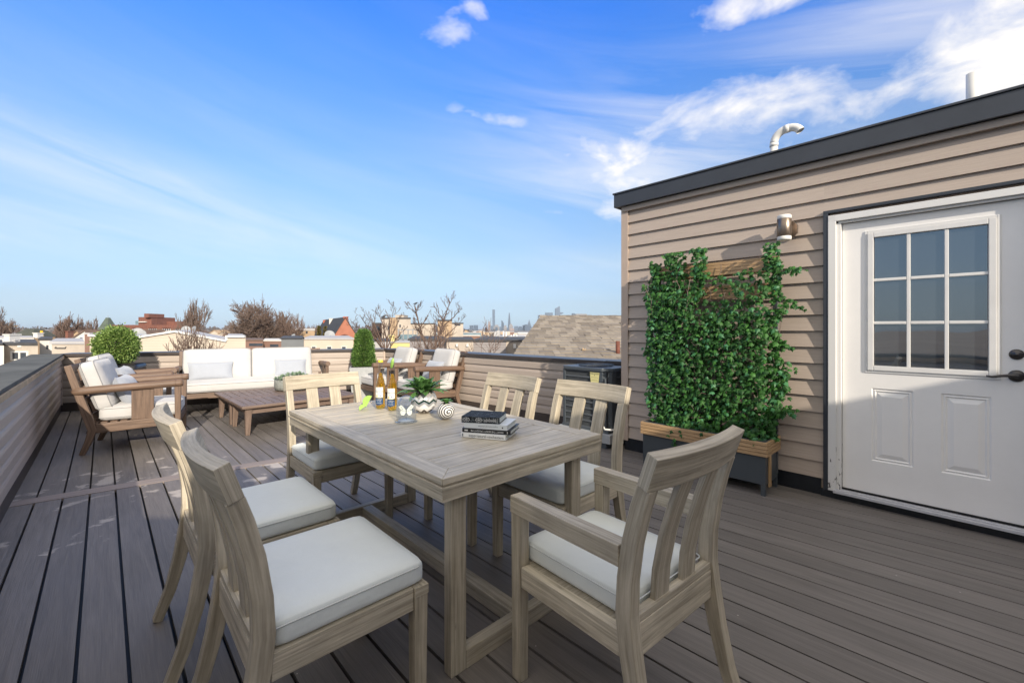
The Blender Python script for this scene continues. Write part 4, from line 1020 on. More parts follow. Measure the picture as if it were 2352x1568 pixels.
def veined():
    m, t, b = newmat('variegated_leaf'); b.inputs['Roughness'].default_value = .35
    tc = t.nodes.new('ShaderNodeTexCoord'); sp = t.nodes.new('ShaderNodeSeparateXYZ'); t.links.new(tc.outputs['UV'], sp.inputs[0])
    v = mth(t, 'FRACT', mth(t, 'MULTIPLY', mth(t, 'SUBTRACT', sp.outputs[1], mth(t, 'MULTIPLY', mth(t, 'ABSOLUTE', sp.outputs[0]), .16)), 9.0))
    n = N(t, 'ShaderNodeTexNoise', Scale=60, Detail=3); t.links.new(tc.outputs['Object'], n.inputs['Vector'])
    f = mth(t, 'MULTIPLY', mth(t, 'SUBTRACT', mth(t, 'ADD', v, n.outputs[0]), .98), 6, clamp=True)
    mx = N(t, 'ShaderNodeMixRGB'); t.links.new(mth(t, 'MULTIPLY', f, .8), mx.inputs[0]); mx.inputs[1].default_value = (.025, .105, .022, 1); mx.inputs[2].default_value = (.22, .38, .13, 1)
    t.links.new(mx.outputs[0], b.inputs['Base Color']); return m
M_['vein'] = veined()
t = thing('leafy_plant', 'bushy plant with striped pointed green leaves in the chevron vase', 'plant', (p.x, p.y, TT+.115), 0)
leafplant(t, 52, .138, .046, .012, M_['vein'], (2, 78), 5, .9, .03)
# little striped vase
def swirl():
    m, t, b = newmat('spiral_stripes'); b.inputs['Roughness'].default_value = .35
    tc = t.nodes.new('ShaderNodeTexCoord'); mp = N(t, 'ShaderNodeMapping'); mp.inputs['Location'].default_value = (-.018, 0, -.046); t.links.new(tc.outputs['Object'], mp.inputs[0])
    sp = t.nodes.new('ShaderNodeSeparateXYZ'); t.links.new(mp.outputs[0], sp.inputs[0])
    r = mth(t, 'SQRT', mth(t, 'ADD', mth(t, 'POWER', sp.outputs[0], 2.0), mth(t, 'POWER', sp.outputs[2], 2.0)))
    r = mth(t, 'MULTIPLY_ADD', mth(t, 'ADD', sp.outputs[1], .05), .55, r)
    a = mth(t, 'MULTIPLY', mth(t, 'ARCTAN2', sp.outputs[2], sp.outputs[0]), 1/(2*math.pi))
    n = N(t, 'ShaderNodeTexNoise', Scale=90, Detail=2); t.links.new(tc.outputs['Object'], n.inputs['Vector'])
    v = mth(t, 'FRACT', mth(t, 'ADD', mth(t, 'ADD', mth(t, 'MULTIPLY', r, 62), a), mth(t, 'MULTIPLY', n.outputs[0], .12)))
    mx = N(t, 'ShaderNodeMixRGB'); t.links.new(mth(t, 'GREATER_THAN', v, .5), mx.inputs[0]); mx.inputs[1].default_value = (.035, .033, .032, 1); mx.inputs[2].default_value = (.70, .69, .66, 1)
    t.links.new(mx.outputs[0], b.inputs['Base Color']); return m
p = at(1024, 962, TZ); rv = .051
t = thing('striped_vase', 'small round vase with black and white spiral stripes and a tiny plant', 'vase', (p.x, p.y, TT), camang(p))
mb = MB(); mb.lathe([(.0005, .0), (.018, .0)]+[(rv*math.cos(a), rv*.96*(1+math.sin(a))-.002) for a in [R(-64+8*i) for i in range(16)]]+[(rv*.50, rv*1.74)], n=36); mb.build('vase_body', swirl(), t)
t = thing('small_plant', 'tiny green plant growing out of the spiral striped vase', 'plant', (p.x, p.y, TT+.084), .6)
leafplant(t, 16, .042, .026, .006, M_['vein'], (12, 75), 9, .6, .01)
# books
def marble():
    m, t, b = newmat('black_marbled_cover'); b.inputs['Roughness'].default_value = .75; b.inputs['Specular IOR Level'].default_value = .2
    tc = t.nodes.new('ShaderNodeTexCoord'); n = N(t, 'ShaderNodeTexNoise', Scale=70, Detail=7, Roughness=.7, Distortion=2.5); t.links.new(tc.outputs['Object'], n.inputs['Vector'])
    mx = N(t, 'ShaderNodeMixRGB'); t.links.new(mth(t, 'MULTIPLY', mth(t, 'SUBTRACT', n.outputs[0], .50), 4.5, clamp=True), mx.inputs[0]); mx.inputs[1].default_value = (.012, .013, .016, 1); mx.inputs[2].default_value = (.26, .30, .32, 1)
    t.links.new(mx.outputs[0], b.inputs['Base Color']); return m
M_['marble'] = marble(); M_['pages'] = grainmat('book_pages', (.46, .50, .48), (.66, .70, .67), rough=.8, sx_=1, sy_=900, bump=0, isl=.02)
M_['wcover'] = plain('white_book_cover', (.85, .85, .83), .5, .03); M_['bcover'] = plain('black_book_cover', (.008, .008, .010), .35, .05); M_['gcover'] = plain('pale_grey_book_cover', (.66, .69, .70), .5, .03)
M_['gprint'] = plain('grey_print', (.20, .22, .24), .5, 0)
bl = at(1059, 1003, TZ); br_ = at(1166, 1012.5, TZ); bd = (br_-bl).normalized(); brz = math.atan2(bd.y, bd.x)
zb_ = TT
def book(label, L, Dp, th, cov, dx, dy, rot, deco):
    global zb_
    o = bl+bd*dx+Vector((-bd.y, bd.x, 0))*dy
    t = thing('book', label, 'book', (o.x, o.y, zb_), brz+rot, 'stacked books on the table')
    mb = MB(); c = .0022; mb.box(0, 0, 0, L, Dp, c); mb.box(0, 0, th-c, L, Dp, th); mb.box(0, 0, c, L, .003, th-c); mb.build('cover', cov, t, .0008)
    mb = MB(); mb.box(.004, .0032, c+.0001, L-.004, Dp-.005, th-c-.0001); mb.build('pages', M_['pages'], t)
    Ms = Matrix.Translation((0, -.0006, th/2)) @ Matrix.Rotation(R(90), 4, 'X')
    mb = MB(); m2 = deco(mb, Ms, L, th); mb.build('spine_lettering', m2, t); zb_ += th+.0004
def d1(mb, Ms, L, th):
    text_mesh('supernatural-vinchesters', .0172, Ms @ Matrix.Translation((L*.57, 0, 0)), mb, 0, sx=1.02); mb.box(L*.02, -.001, th*.2, L*.05, -.0002, th*.8, mi=1); return [M_['black'], M_['gprint']]
def d2(mb, Ms, L, th):
    text_mesh('WHAT THE BODY TAUGHT ME', .0115, Ms @ Matrix.Translation((L*.52, 0, 0)) @ Matrix.Rotation(R(180), 4, 'Z'), mb, 0); mb.box(L*.05, -.001, th*.35, L*.12, -.0002, th*.65); mb.box(L*.93, -.001, th*.25, L*.94, -.0002, th*.75); return [M_['white']]
def d3(mb, Ms, L, th):
    text_mesh('supernatural stories', .0120, Ms @ Matrix.Translation((L*.56, 0, 0)) @ Matrix.Rotation(R(180), 4, 'Z'), mb, 0); mb.box(L*.88, -.001, th*.35, L*.91, -.0002, th*.6, mi=1); return [M_['gprint'], M_['black']]
def d4(mb, Ms, L, th):
    for cx in (.13, .46):
        for k in range(4):
            a = math.pi*k/4; r = th*.42; dx_, dz_ = math.cos(a)*r*1.5, math.sin(a)*r
            mb.tube([Ms @ V(L*cx-dx_, -dz_, .0002), Ms @ V(L*cx+dx_, dz_, .0002)], .0006, 4)
        for k in range(8):
            a = math.pi*k/4+.39; mb.tube([Ms @ V(L*cx+.016*math.cos(a+j*.5), .009*math.sin(a+j*.5), .0002) for j in range(4)], .0006, 4)
    for k in range(15): mb.box(L*(.60+k*.022), -.001, th*(.2+.15*random.random()), L*(.607+k*.022), -.0002, th*(.6+.25*random.random()))
    mb.box(L*.95, -.001, th*.1, L*.955, -.0002, th*.9); mb.box(L*.02, -.001, th*.1, L*.025, -.0002, th*.9); return [M_['white']]
book('white book at the bottom of the stack with small black lettering', .222, .165, .022, M_['wcover'], 0, 0, 0, d1)
book('black book with white capitals second from the bottom of the stack', .238, .160, .020, M_['bcover'], .004, .004, R(3), d2)
book('pale grey book second from the top of the stack', .212, .155, .024, M_['gcover'], .014, .006, R(2), d3)
book('black marbled book with ornate spine on top of the stack', .186, .150, .030, M_['marble'], 0, .004, R(6), d4)

# ================================================================ teak lounge set
def lounge(name, label, cat, loc, rz, Wd, ncush, group=None, DS=.84, bins=0.0):
    t = thing(name, label, cat, loc, rz, group); K = M_['teak']; hw = Wd/2
    # local: +y faces the sitter's front, front of the arms at y = .40
    for s in (-1, 1):
        mb = MB(); mb.sweep([(s*(hw-.03), -.40, .0), (s*(hw-.03), -.355, .12), (s*(hw-.03), -.32, .24), (s*(hw-.03), -.37, .42), (s*(hw-.03), -.43, .64), (s*(hw-.03), -.50, .905)], (1, 0, 0), .045, [.045, .055, .07, .07, .062, .055]); mb.build('back_leg', K, t, .005)
        mb = MB(); mb.sweep([(s*(hw-.03), .365, 0), (s*(hw-.03), .365, .64)], (1, 0, 0), .048, [.044, .058]); mb.build('front_leg', K, t, .005)
        mb = MB(); mb.sweep([(s*(hw-.03), -.295, .255), (s*(hw-.03), .335, .275)], (1, 0, 0), .038, .095); mb.build('side_rail', K, t, .008)
        mb = MB(); mb.sweep([(s*(hw-.03), .07, .315), (s*(hw-.03), .07, .640)], (0, 1, 0), .185, .020); mb.build('arm_panel', K, t, .003)
        mb = MB(); mb.tube([(s*(hw-.045), -.455, .640), (s*(hw-.025), -.440, .642), (s*(hw-.018), -.40, .644), (s*(hw-.02), -.30, .650), (s*(hw-.02), .05, .664), (s*(hw-.02), .385, .676), (s*(hw-.02), .412, .677)], [.034, .040, .041, .041, .041, .041, .037], 14)
        mb.tube([(s*(hw-.02), .345, .6745), (s*(hw-.02), .350, .6747)], .043, 14); mb.build('armrest', K, t)
    mb = MB(); mb.box(-hw+.055, .345, .235, hw-.055, .383, .315); mb.build('front_rail', K, t, .005)
    mb = MB(); mb.box(-hw+.055, -.32, .22, hw-.055, -.285, .31); mb.build('back_rail', K, t, .005)
    mb = MB()
    for k in range(4):
        f = k/3; mb.sweep([(-hw+.053, -.345-.14*f, .36+.52*f), (hw-.053, -.345-.14*f, .36+.52*f)], (0, -.28, .96), .06, .018)
    mb.build('back_slats', K, t, .003)
    mb = MB()
    for k in range(8): y = -.27+k*.077; mb.box(-hw+.052, y, .295, hw-.052, y+.055, .312)
    mb.build('seat_slats', K, t, .002)
    cw = (2*hw-.125)
    mb = MB(); mb.rbox(cw/2, .335, .075, .045, 8, .014, M=Matrix.Translation((0, .045, .392)))
    for zz in (.348, .440): seam_loop(mb, cw/2-.002, .334, zz, .0036, 1, .05, .045)
    mb.build('seat_cushion', [M_['cush_w'], M_['pipe_seam']], t)
    bw = (cw-bins)/ncush
    for i in range(ncush):
        cx = -cw/2+bins+bw*(i+.5); Mx = Matrix.Translation((cx, -.305, .68)) @ Matrix.Rotation(R(17), 4, 'X')
        mb = MB(); mb.rbox(bw/2-.004, .075, .262, .05, 8, M=Mx, puff2=.018)
        for yy in (.052, -.052):
            pts = []
            for (a, c, a0) in ((bw/2-.055, .212, 0), (-bw/2+.055, .212, 90), (-bw/2+.055, -.212, 180), (bw/2-.055, -.212, 270)):
                for j in range(5): q_ = R(a0+22.5*j); pts.append(Mx @ V(a+.05*math.cos(q_), yy, c+.05*math.sin(q_)))
            pts.append(pts[0]); mb.tube(pts, .0034, 5, mi=1, caps=False)
        mb.build('back_cushion', [M_['cush_w'], M_['pipe_seam']], t)
    return t
def pillow(label, parent_loc, rz, x, y, z, hw, hh, tilt, th=.075, yaw=0):
    t = thing('throw_pillow', label, 'pillow', (Matrix.Translation(parent_loc) @ Matrix.Rotation(rz, 4, 'Z')) @ V(x, y, z), rz, 'light grey throw pillows')
    mb = MB(); n = 14; Mx = Matrix.Rotation(yaw, 4, 'Z') @ Matrix.Rotation(tilt, 4, 'X'); vs = []; fs = []; uv = []
    for sgn in (1, -1):
        b0 = len(vs)
        for i in range(n+1):
            for j in range(n+1):
                a = -1+2*i/n; b = -1+2*j/n
                e_ = (max(0, 1-abs(a)**3.0)*max(0, 1-abs(b)**3.0))**.5
                px_ = a*hw*(1-.07*(1-b*b)); pz_ = b*hh*(1-.07*(1-a*a))
                vs.append(V(px_, -sgn*th*e_, pz_))
        for i in range(n):
            for j in range(n):
                f = [b0+i*(n+1)+j, b0+(i+1)*(n+1)+j, b0+(i+1)*(n+1)+j+1, b0+i*(n+1)+j+1]
                fs.append(f if sgn > 0 else f[::-1])
    mb.add(vs, fs, None, 0, True, Mx)
    pts = [Mx @ V(a*hw*(1-.07*(1-b*b)), 0, b*hh*(1-.07*(1-a*a))) for a, b in [(-1+.2*k, -1) for k in range(10)]+[(1, -1+.2*k) for k in range(10)]+[(1-.2*k, 1) for k in range(10)]+[(-1, 1-.2*k) for k in range(11)]]
    mb.tube(pts, .0032, 5, caps=False)
    return mb.build('pillow_body', M_['pillow'], t)
def yawed(th): return math.atan2(-math.cos(th), math.sin(th)) if False else None
# left pair, facing right
thL = R(33); fL = V(math.cos(thL), math.sin(thL), 0); sL = V(-fL.y, fL.x, 0)
c1 = V(-3.64, 4.73, 0)+sL*.38-fL*.40; c2 = V(-4.45, 5.62, 0)+sL*.38-fL*.40
L1 = lounge('lounge_chair', 'teak armchair with white cushions nearest on the left, seen from its side', 'armchair', c1, facing(fL), .76, 1, 'teak lounge armchairs with white cushions')
L2 = dup(L1, c2, facing(fL), 'teak armchair on the left, half hidden behind the nearest left armchair')
thR = R(40); fR = V(-math.cos(thR), -math.sin(thR), 0); sR = V(-fR.y, fR.x, 0)
c3 = V(-1.42, 6.29, 0)-sR*.36-fR*.40; c4 = V(-2.26, 6.98, 0)-sR*.35-fR*.40
L3 = dup(L1, c3, facing(fR), 'teak armchair on the right of the lounge group, nearer the air conditioner')
L4 = dup(L1, c4, facing(fR), 'teak armchair between the cone topiary and the rightmost lounge armchair')
dS = V(math.cos(R(33)), math.sin(R(33)), 0); fS = V(dS.y, -dS.x, 0)
sA = V(-4.86, 6.14, 0); sB = sA+dS*2.10; SW = (sB-sA).length
c5 = (sA+sB)/2-fS*.41
sofa = lounge('sofa', 'long teak sofa with white cushions against the far parapet wall', 'sofa', c5, facing(fS), SW, 2, bins=.12)
rS = facing(fS)
pillow('long light grey pillow on the left half of the white sofa', c5, rS, .62, -.135, .60, .30, .145, R(17), .06)
pillow('light grey pillow on the right half of the white sofa', c5, rS, -.52, -.135, .60, .25, .145, R(14), .06)
pillow('blue grey pillow leaning in the nearest left armchair', c1, facing(fL), .02, -.10, .60, .24, .17, R(24), .09)
pillow('blue grey pillow leaning in the farther left armchair', c2, facing(fL), .02, -.10, .62, .24, .17, R(24), .09)
pillow('light grey pillow in the rightmost lounge armchair', c3, facing(fR), -.02, -.09, .60, .24, .17, R(24), .08)
pillow('light grey pillow in the armchair near the cone topiary', c4, facing(fR), -.02, -.09, .60, .24, .17, R(24), .08)
# two coffee tables pushed together
def coffee(label, loc, rz, A, B):
    """A across the tables' shared direction, B the long side"""
    t = thing('coffee_table', label, 'coffee table', loc, rz, 'low teak coffee tables pushed together'); K = M_['teak_top']; z = .36
    mb = MB(); a, b = A/2, B/2; w = .085
    frame4(mb, a, b, w, z-.040, z); mb.build('top_frame', K, t, .014)
    mb = MB(); ncol = 3; n = 13; cl_ = (2*(b-w))
    for i in range(n):
        y = -b+w+cl_*i/n; mb.box(-a+w+.0008, y+.005, z-.032, a-w-.0008, y+cl_/n-.005, z-.003)
    mb.build('top_slats', K, t, .003)
    mb = MB(); i_ = .07
    mb.box(-a+i_, -b+i_, z-.11, a-i_, -b+i_+.025, z-.041); mb.box(-a+i_, b-i_-.025, z-.11, a-i_, b-i_, z-.041); mb.box(-a+i_, -b+i_+.026, z-.11, -a+i_+.025, b-i_-.026, z-.041); mb.box(a-i_-.025, -b+i_+.026, z-.11, a-i_, b-i_-.026, z-.041)
    mb.build('apron', K, t, .004)
    for sx_ in (-1, 1):
        for sy_ in (-1, 1):
            mb = MB(); mb.sweep([(sx_*(a-.075), sy_*(b-.075), 0), (sx_*(a-.085), sy_*(b-.085), z-.0405)], (1, 0, 0), [.045, .075], [.045, .075]); mb.build('leg', K, t, .005)
    return t
cN = V(-3.16, 5.02, 0); cu = V(-.70, .714, 0).normalized(); cb = V(cu.y, -cu.x, 0)
Bl = 1.42; Al = .80
rc = math.atan2(cu.y, cu.x)
q = cN+cu*(Al/2)+cb*(Bl/2); coffee('low teak coffee table nearest the dining set, joined to its twin', q, rc, Al, Bl)
q2 = cN+cu*(Al*1.5+.006)+cb*(Bl/2); coffee('low teak coffee table on the sofa side, joined to its twin', q2, rc, Al, Bl)
# succulent bowl
p = at(676, 893, .36); p.z = .3605
t = thing('stone_bowl', 'round rough grey stone bowl on the coffee table full of succulents', 'bowl', p, 0)
mb = MB(); mb.lathe([(.0005, 0), (.235, 0), (.262, .012), (.270, .06), (.268, .155), (.255, .158), (.25, .13), (.0005, .13)], n=40); mb.build('bowl_body', M_['stonepot'], t)
t = thing('succulents', 'pale green succulent rosettes packed into the grey stone bowl', 'succulents', (p.x, p.y, p.z+.135), 0)
mb = MB(); rd = random.Random(5)
pts = []
for i in range(34):
    r_ = .235*math.sqrt((i+.5)/34); a = i*2.399; pts.append((r_*math.cos(a)*1.06, r_*math.sin(a)*1.06, .075*(1-(r_/.25)**2)+rd.uniform(0, .02)))
for (x, y, z) in pts:
    s_ = rd.uniform(.034, .052)
    for ring, (k, el0, ln) in enumerate(((8, 15, 1.0), (7, 40, .85), (5, 65, .6))):
        for j in range(k):
            a = 2*math.pi*(j+.5*ring)/k+rd.uniform(-.1, .1); e_ = R(el0+rd.uniform(-6, 6)); d = V(math.cos(a)*math.cos(e_), math.sin(a)*math.cos(e_), math.sin(e_)); sd = V(-math.sin(a), math.cos(a), 0); nn = sd.cross(d)*-1
            c = V(x, y, z+.01*ring); L_ = s_*ln
            vs = [c, c+d*L_*.55+sd*L_*.24+nn*L_*.08, c+d*L_, c+d*L_*.55-sd*L_*.24+nn*L_*.08, c+d*L_*.5-nn*L_*.12]
            mb.add(vs, [[0, 1, 4], [1, 2, 4], [2, 3, 4], [3, 0, 4], [0, 3, 2, 1]], None, 0, False)
mb.build('rosettes', M_['succ'], t)

# ================================================================ topiaries
def tuftball(mb, f_surface, n, s, rd, jit=.04):
    for i in range(n):
        p, nr = f_surface(rd)
        for k in range(4):
            d = (nr+V(rd.uniform(-1, 1), rd.uniform(-1, 1), rd.uniform(-1, 1))*.75).normalized(); c = p+V(rd.uniform(-1, 1), rd.uniform(-1, 1), rd.uniform(-1, 1))*jit*.5
            sd = d.cross(V(rd.uniform(-1, 1), rd.uniform(-1, 1), rd.uniform(-1, 1))).normalized(); L_ = s*rd.uniform(.7, 1.3)
            mb.add([c, c+d*L_*.5+sd*L_*.30, c+d*L_, c+d*L_*.5-sd*L_*.30], [[0, 1, 2, 3]])
rd = random.Random(21); Yb = 6.12
pb = V((268-1176)*Yb/FP, Yb, 0)
zr = H-(835-HY)*Yb/FP
t = thing('black_planter', 'tall glossy black planter under the ball topiary', 'planter', pb, .35)
mb = MB(); mb.rbox(.30, .20, zr/2, .05, 6, M=Matrix.Translation((0, 0, zr/2))); mb.box(-.27, -.17, zr-.001, .27, .17, zr+.002, mi=1); mb.build('pot_body', [M_['blackpot'], M_['soil']], t)
t = thing('ball_topiary', 'bright green ball shaped boxwood shrub in the black planter', 'topiary', (pb.x, pb.y, zr), 0)
Rb = .222; cz = .245
def sb(rd):
    while True:
        v = V(rd.uniform(-1, 1), rd.uniform(-1, 1), rd.uniform(-1, 1))
        if .1 < v.length < 1: break
    v.normalize(); w_ = 1+.05*math.sin(v.x*9+v.z*7)+.04*math.sin(v.y*13); rr = Rb*w_*(.60+.40*rd.random()**.5)
    if rd.random() < .06: rr *= 1.07
    return V(v.x*rr, v.y*rr, cz+v.z*rr*1.17), v
mb = MB(); tuftball(mb, sb, 4600, .026, rd, .06); tuftball(mb, lambda r: (lambda q: (q[0]+q[1]*.035, q[1]))(sb(r)), 260, .03, rd, .05); mb.build('foliage', M_['box1'], t)
mb = MB(); mb.tube([(0, 0, 0), (.01, 0, .12), (-.01, .01, .3)], [.02, .016, .01], 7)
for k in range(10): a = k*.63; mb.tube([(0, 0, .08), (.1*math.cos(a), .1*math.sin(a), .2), (.2*math.cos(a), .2*math.sin(a), .36)], [.007, .005, .003], 5)
mb.build('stem', M_['bark'], t)
Yc = 7.62; pc = V((838-1176)*Yc/FP-.04, Yc, 0)
t = thing('concrete_planter', 'pale concrete planter under the cone topiary in the far corner', 'planter', pc, .3)
mb = MB(); mb.sweep([(0, 0, 0), (0, 0, .60)], (1, 0, 0), [.32, .42], [.32, .42]); mb.box(-.19, -.19, .601, .19, .19, .604, mi=1); mb.build('pot_body', [M_['concrete'], M_['soil']], t, .01)
t = thing('cone_topiary', 'green cone shaped shrub in the far corner behind the teak armchairs', 'topiary', (pc.x+.02, pc.y, .60), 0)
ht = H-(757-HY)*Yc/FP-.60
def sc_(rd):
    while True:
        z = rd.random()
        prof = .185*(1-.50*z**1.4)*(1 if z < .86 else max(.05, (1-((z-.86)/.14)**2)**.5))
        if rd.random() < prof/.185: break
    if z < .1: prof *= .82+1.8*z
    a = rd.uniform(0, 6.283); rr = prof*(.62+.4*rd.random()**.5)*(1+.06*math.sin(a*5+z*11))
    return V(rr*math.cos(a), rr*math.sin(a), .02+z*ht*.97), V(math.cos(a), math.sin(a), .35)
mb = MB(); tuftball(mb, sc_, 4800, .024, rd, .05); mb.build('foliage', M_['box2'], t)
mb = MB(); mb.tube([(0, 0, 0), (0, 0, ht*.85)], [.02, .006], 6); mb.build('stem', M_['bark'], t)
# ================================================================ neighbourhood beyond the parapets
GZ = -9.0
g = MB(); s_ = 9000; g.add([(-s_, -3000, GZ), (s_, -3000, GZ), (s_, 9000, GZ), (-s_, 9000, GZ)], [[0, 1, 2, 3]])
M_['ground'] = plain('winter_city_ground', (.17, .15, .135), .95, .35, .02)
tag(g.build('ground', M_['ground']), kind='structure')
def hlines(name, c, ex, dark=.62):
    """clapboard: horizontal courses as a surface pattern"""
    m, t, b = newmat(name); b.inputs['Roughness'].default_value = .6
    tc = t.nodes.new('ShaderNodeTexCoord'); sp = t.nodes.new('ShaderNodeSeparateXYZ'); t.links.new(tc.outputs['Object'], sp.inputs[0])
    v = mth(t, 'FRACT', mth(t, 'MULTIPLY', sp.outputs[2], 1/ex)); f = mth(t, 'LESS_THAN', v, .13)
    n = N(t, 'ShaderNodeTexNoise', Scale=.7, Detail=6); t.links.new(tc.outputs['Object'], n.inputs['Vector'])
    sc = mth(t, 'MULTIPLY', mth(t, 'MULTIPLY_ADD', f, dark-1, 1.0), mth(t, 'MULTIPLY_ADD', n.outputs[0], .3, .85))
    vm = N(t, 'ShaderNodeVectorMath', operation='SCALE'); vm.inputs[0].default_value = c; t.links.new(sc, vm.inputs['Scale']); t.links.new(vm.outputs[0], b.inputs['Base Color']); return m
B_ = dict(
 cream=hlines('cream_clapboard', (.55, .475, .385), .11, .84), beige=plain('beige_stucco', (.46, .40, .335), .8, .12, .8), white=plain('white_painted_wall', (.62, .60, .56), .7, .08, 1),
 greysid=hlines('grey_clapboard', (.19, .20, .21), .11, .6), taupe=hlines('taupe_clapboard', (.27, .25, .25), .12, .6), brick=brickmat('red_brick', (.20, .078, .052), (.15, .058, .042), (.22, .13, .10), 3.0, .6, .22),
 redgable=brickmat('orange_red_brick', (.50, .14, .075), (.42, .11, .06), (.40, .16, .10), 4.0, .6, .22), darkroof=plain('dark_roofing', (.055, .055, .058), .8, .25, 1.2), brownroof=plain('brown_roofing', (.15, .10, .075), .85, .25, 1.2),
 greenroof=plain('green_grey_roof', (.085, .11, .085), .8, .25, 1.5), dimroof=plain('dark_green_grey_roof', (.062, .068, .055), .85, .25, .8), tan=plain('tan_wall', (.42, .30, .19), .8, .15, .8), glassd=plain('dark_window_glass', (.05, .06, .075), .15, .2, 1),
 wframe=plain('white_window_frame', (.68, .67, .64), .5, .04), yellow=plain('pale_yellow_wall', (.62, .52, .22), .7, .08, 1), bluegl=plain('blue_green_glazing', (.16, .24, .28), .3, .25, .5), darkb=plain('dark_brown_cladding', (.07, .045, .04), .7, .2, 1),
 dish=plain('grey_satellite_dish', (.28, .29, .30), .5, .05), lgrey=plain('light_grey_wall', (.42, .41, .41), .7, .1, .8), ylw=plain('yellow_paint', (.65, .38, .02), .5, .1))
def wins(t, lst, Y, x0, mat='glassd', frame=True, div=2):
    """windows given by their place on the facade"""
    for (a, b, c, d) in lst:
        P, Q = far(a, c, Y), far(b, d, Y); xa, xb, zb, za = P.x-x0, Q.x-x0, P.z-GZ, Q.z-GZ; mb = MB()
        if frame:
            w = min(.09, (xb-xa)*.1); mb.box(xa, -.06, za, xa+w, .03, zb); mb.box(xb-w, -.06, za, xb, .03, zb); mb.box(xa+w, -.06, za, xb-w, .03, za+w); mb.box(xa+w, -.06, zb-w, xb-w, .03, zb)
            for k in range(1, div): xm = xa+(xb-xa)*k/div; mb.box(xm-w/2, -.055, za+w, xm+w/2, .03, zb-w)
            f = mb.build('window', B_['wframe'], t)
        mb = MB(); mb.box(xa+.02, -.02, za+.02, xb-.02, .02, zb-.02); mb.build('pane' if frame else 'window', B_[mat], f if frame else t)
def flat(label, px0, px1, ptop, Y, dep, wm, rm='darkroof', cat='building', win=(), cap=.10, name='flat_roofed_building', capm=None, yaw=0, group=None, **kw):
    P, Q = far(px0, ptop, Y), far(px1, ptop, Y); xc = (P.x+Q.x)/2; hw = (Q.x-P.x)/2; zt = P.z-GZ
    t = thing(name, label, cat, (xc, Y, GZ), yaw, group)
    sh = dep*xc/Y if abs(xc/Y) > .08 else 0        # side walls follow the slanting side streets
    mb = MB(); mb.prism([(-hw, 0), (hw, 0), (hw+sh, dep), (-hw+sh, dep)], 0, zt-cap); mb.build('wall', B_[wm], t)
    mb = MB(); mb.prism([(-hw-.06, -.06), (hw+.06, -.06), (hw+.06+sh, dep+.06), (-hw-.06+sh, dep+.06)], zt-cap, zt); mb.build('roof', B_[capm or rm], t)
    wins(t, win, Y, xc, **kw); return t
def gable(label, px0, px1, peave, ppeak, Y, dep, wm, rm, pxpeak=None, name='gabled_house', win=(), shift=(0, 0), over=.25, group=None, frontal=True, **kw):
    P, Q = far(px0, peave, Y), far(px1, peave, Y); T = far(pxpeak or (px0+px1)/2, ppeak, Y); xc = (P.x+Q.x)/2; hw = (Q.x-P.x)/2
    t = thing(name, label, 'house', (xc, Y, GZ), 0, group); ze, zp = P.z-GZ, T.z-GZ; xp = T.x-xc; sx_, sy_ = shift if shift != (0, 0) else (0, dep)
    A = [(-hw, 0, 0), (hw, 0, 0), (hw, 0, ze), (xp, 0, zp), (-hw, 0, ze)]; Bk = [(x+sx_, y+sy_, z) for x, y, z in A]
    mb = MB(); mb.add(A+Bk, [[0, 1, 2, 3, 4], [9, 8, 7, 6, 5], [1, 6, 7, 2], [0, 4, 9, 5], [5, 6, 1, 0]]); mb.build('wall', B_[wm], t)
    mb = MB(); o = over; k = .12
    for (e_, s) in ((4, -1), (2, 1)):
        E = Vector(A[e_]); Pk = Vector(A[3]); d = (E-Pk).normalized(); E = E+d*o; f = -Vector((sx_, sy_, 0)).normalized()*.15
        B2 = Vector((sx_, sy_, 0)); up = V(0, 0, k)
        vs = [E+f, Pk+f, Pk+B2, E+B2]; vs += [v+up for v in vs]
        mb.add(vs, [[0, 1, 2, 3][::-1], [4, 5, 6, 7], [0, 1, 5, 4], [1, 2, 6, 5], [2, 3, 7, 6], [3, 0, 4, 7]])
    mb.build('roof', B_[rm], t); wins(t, win, Y, xc, **kw); return t
def chim(t, px0, px1, ptop, pbot, Y, mat, name='chimney', dep=.6, oy=1.0):
    P, Q = far(px0, ptop, Y+oy), far(px1, pbot, Y+oy); mb = MB(); l = t.location
    mb.box(P.x-l.x, oy, Q.z-GZ, Q.x-l.x, oy+dep, P.z-GZ-.08); mb.box(P.x-l.x-.05, oy-.05, P.z-GZ-.08, Q.x-l.x+.05, oy+dep+.05, P.z-GZ); return mb.build(name, B_[mat], t)
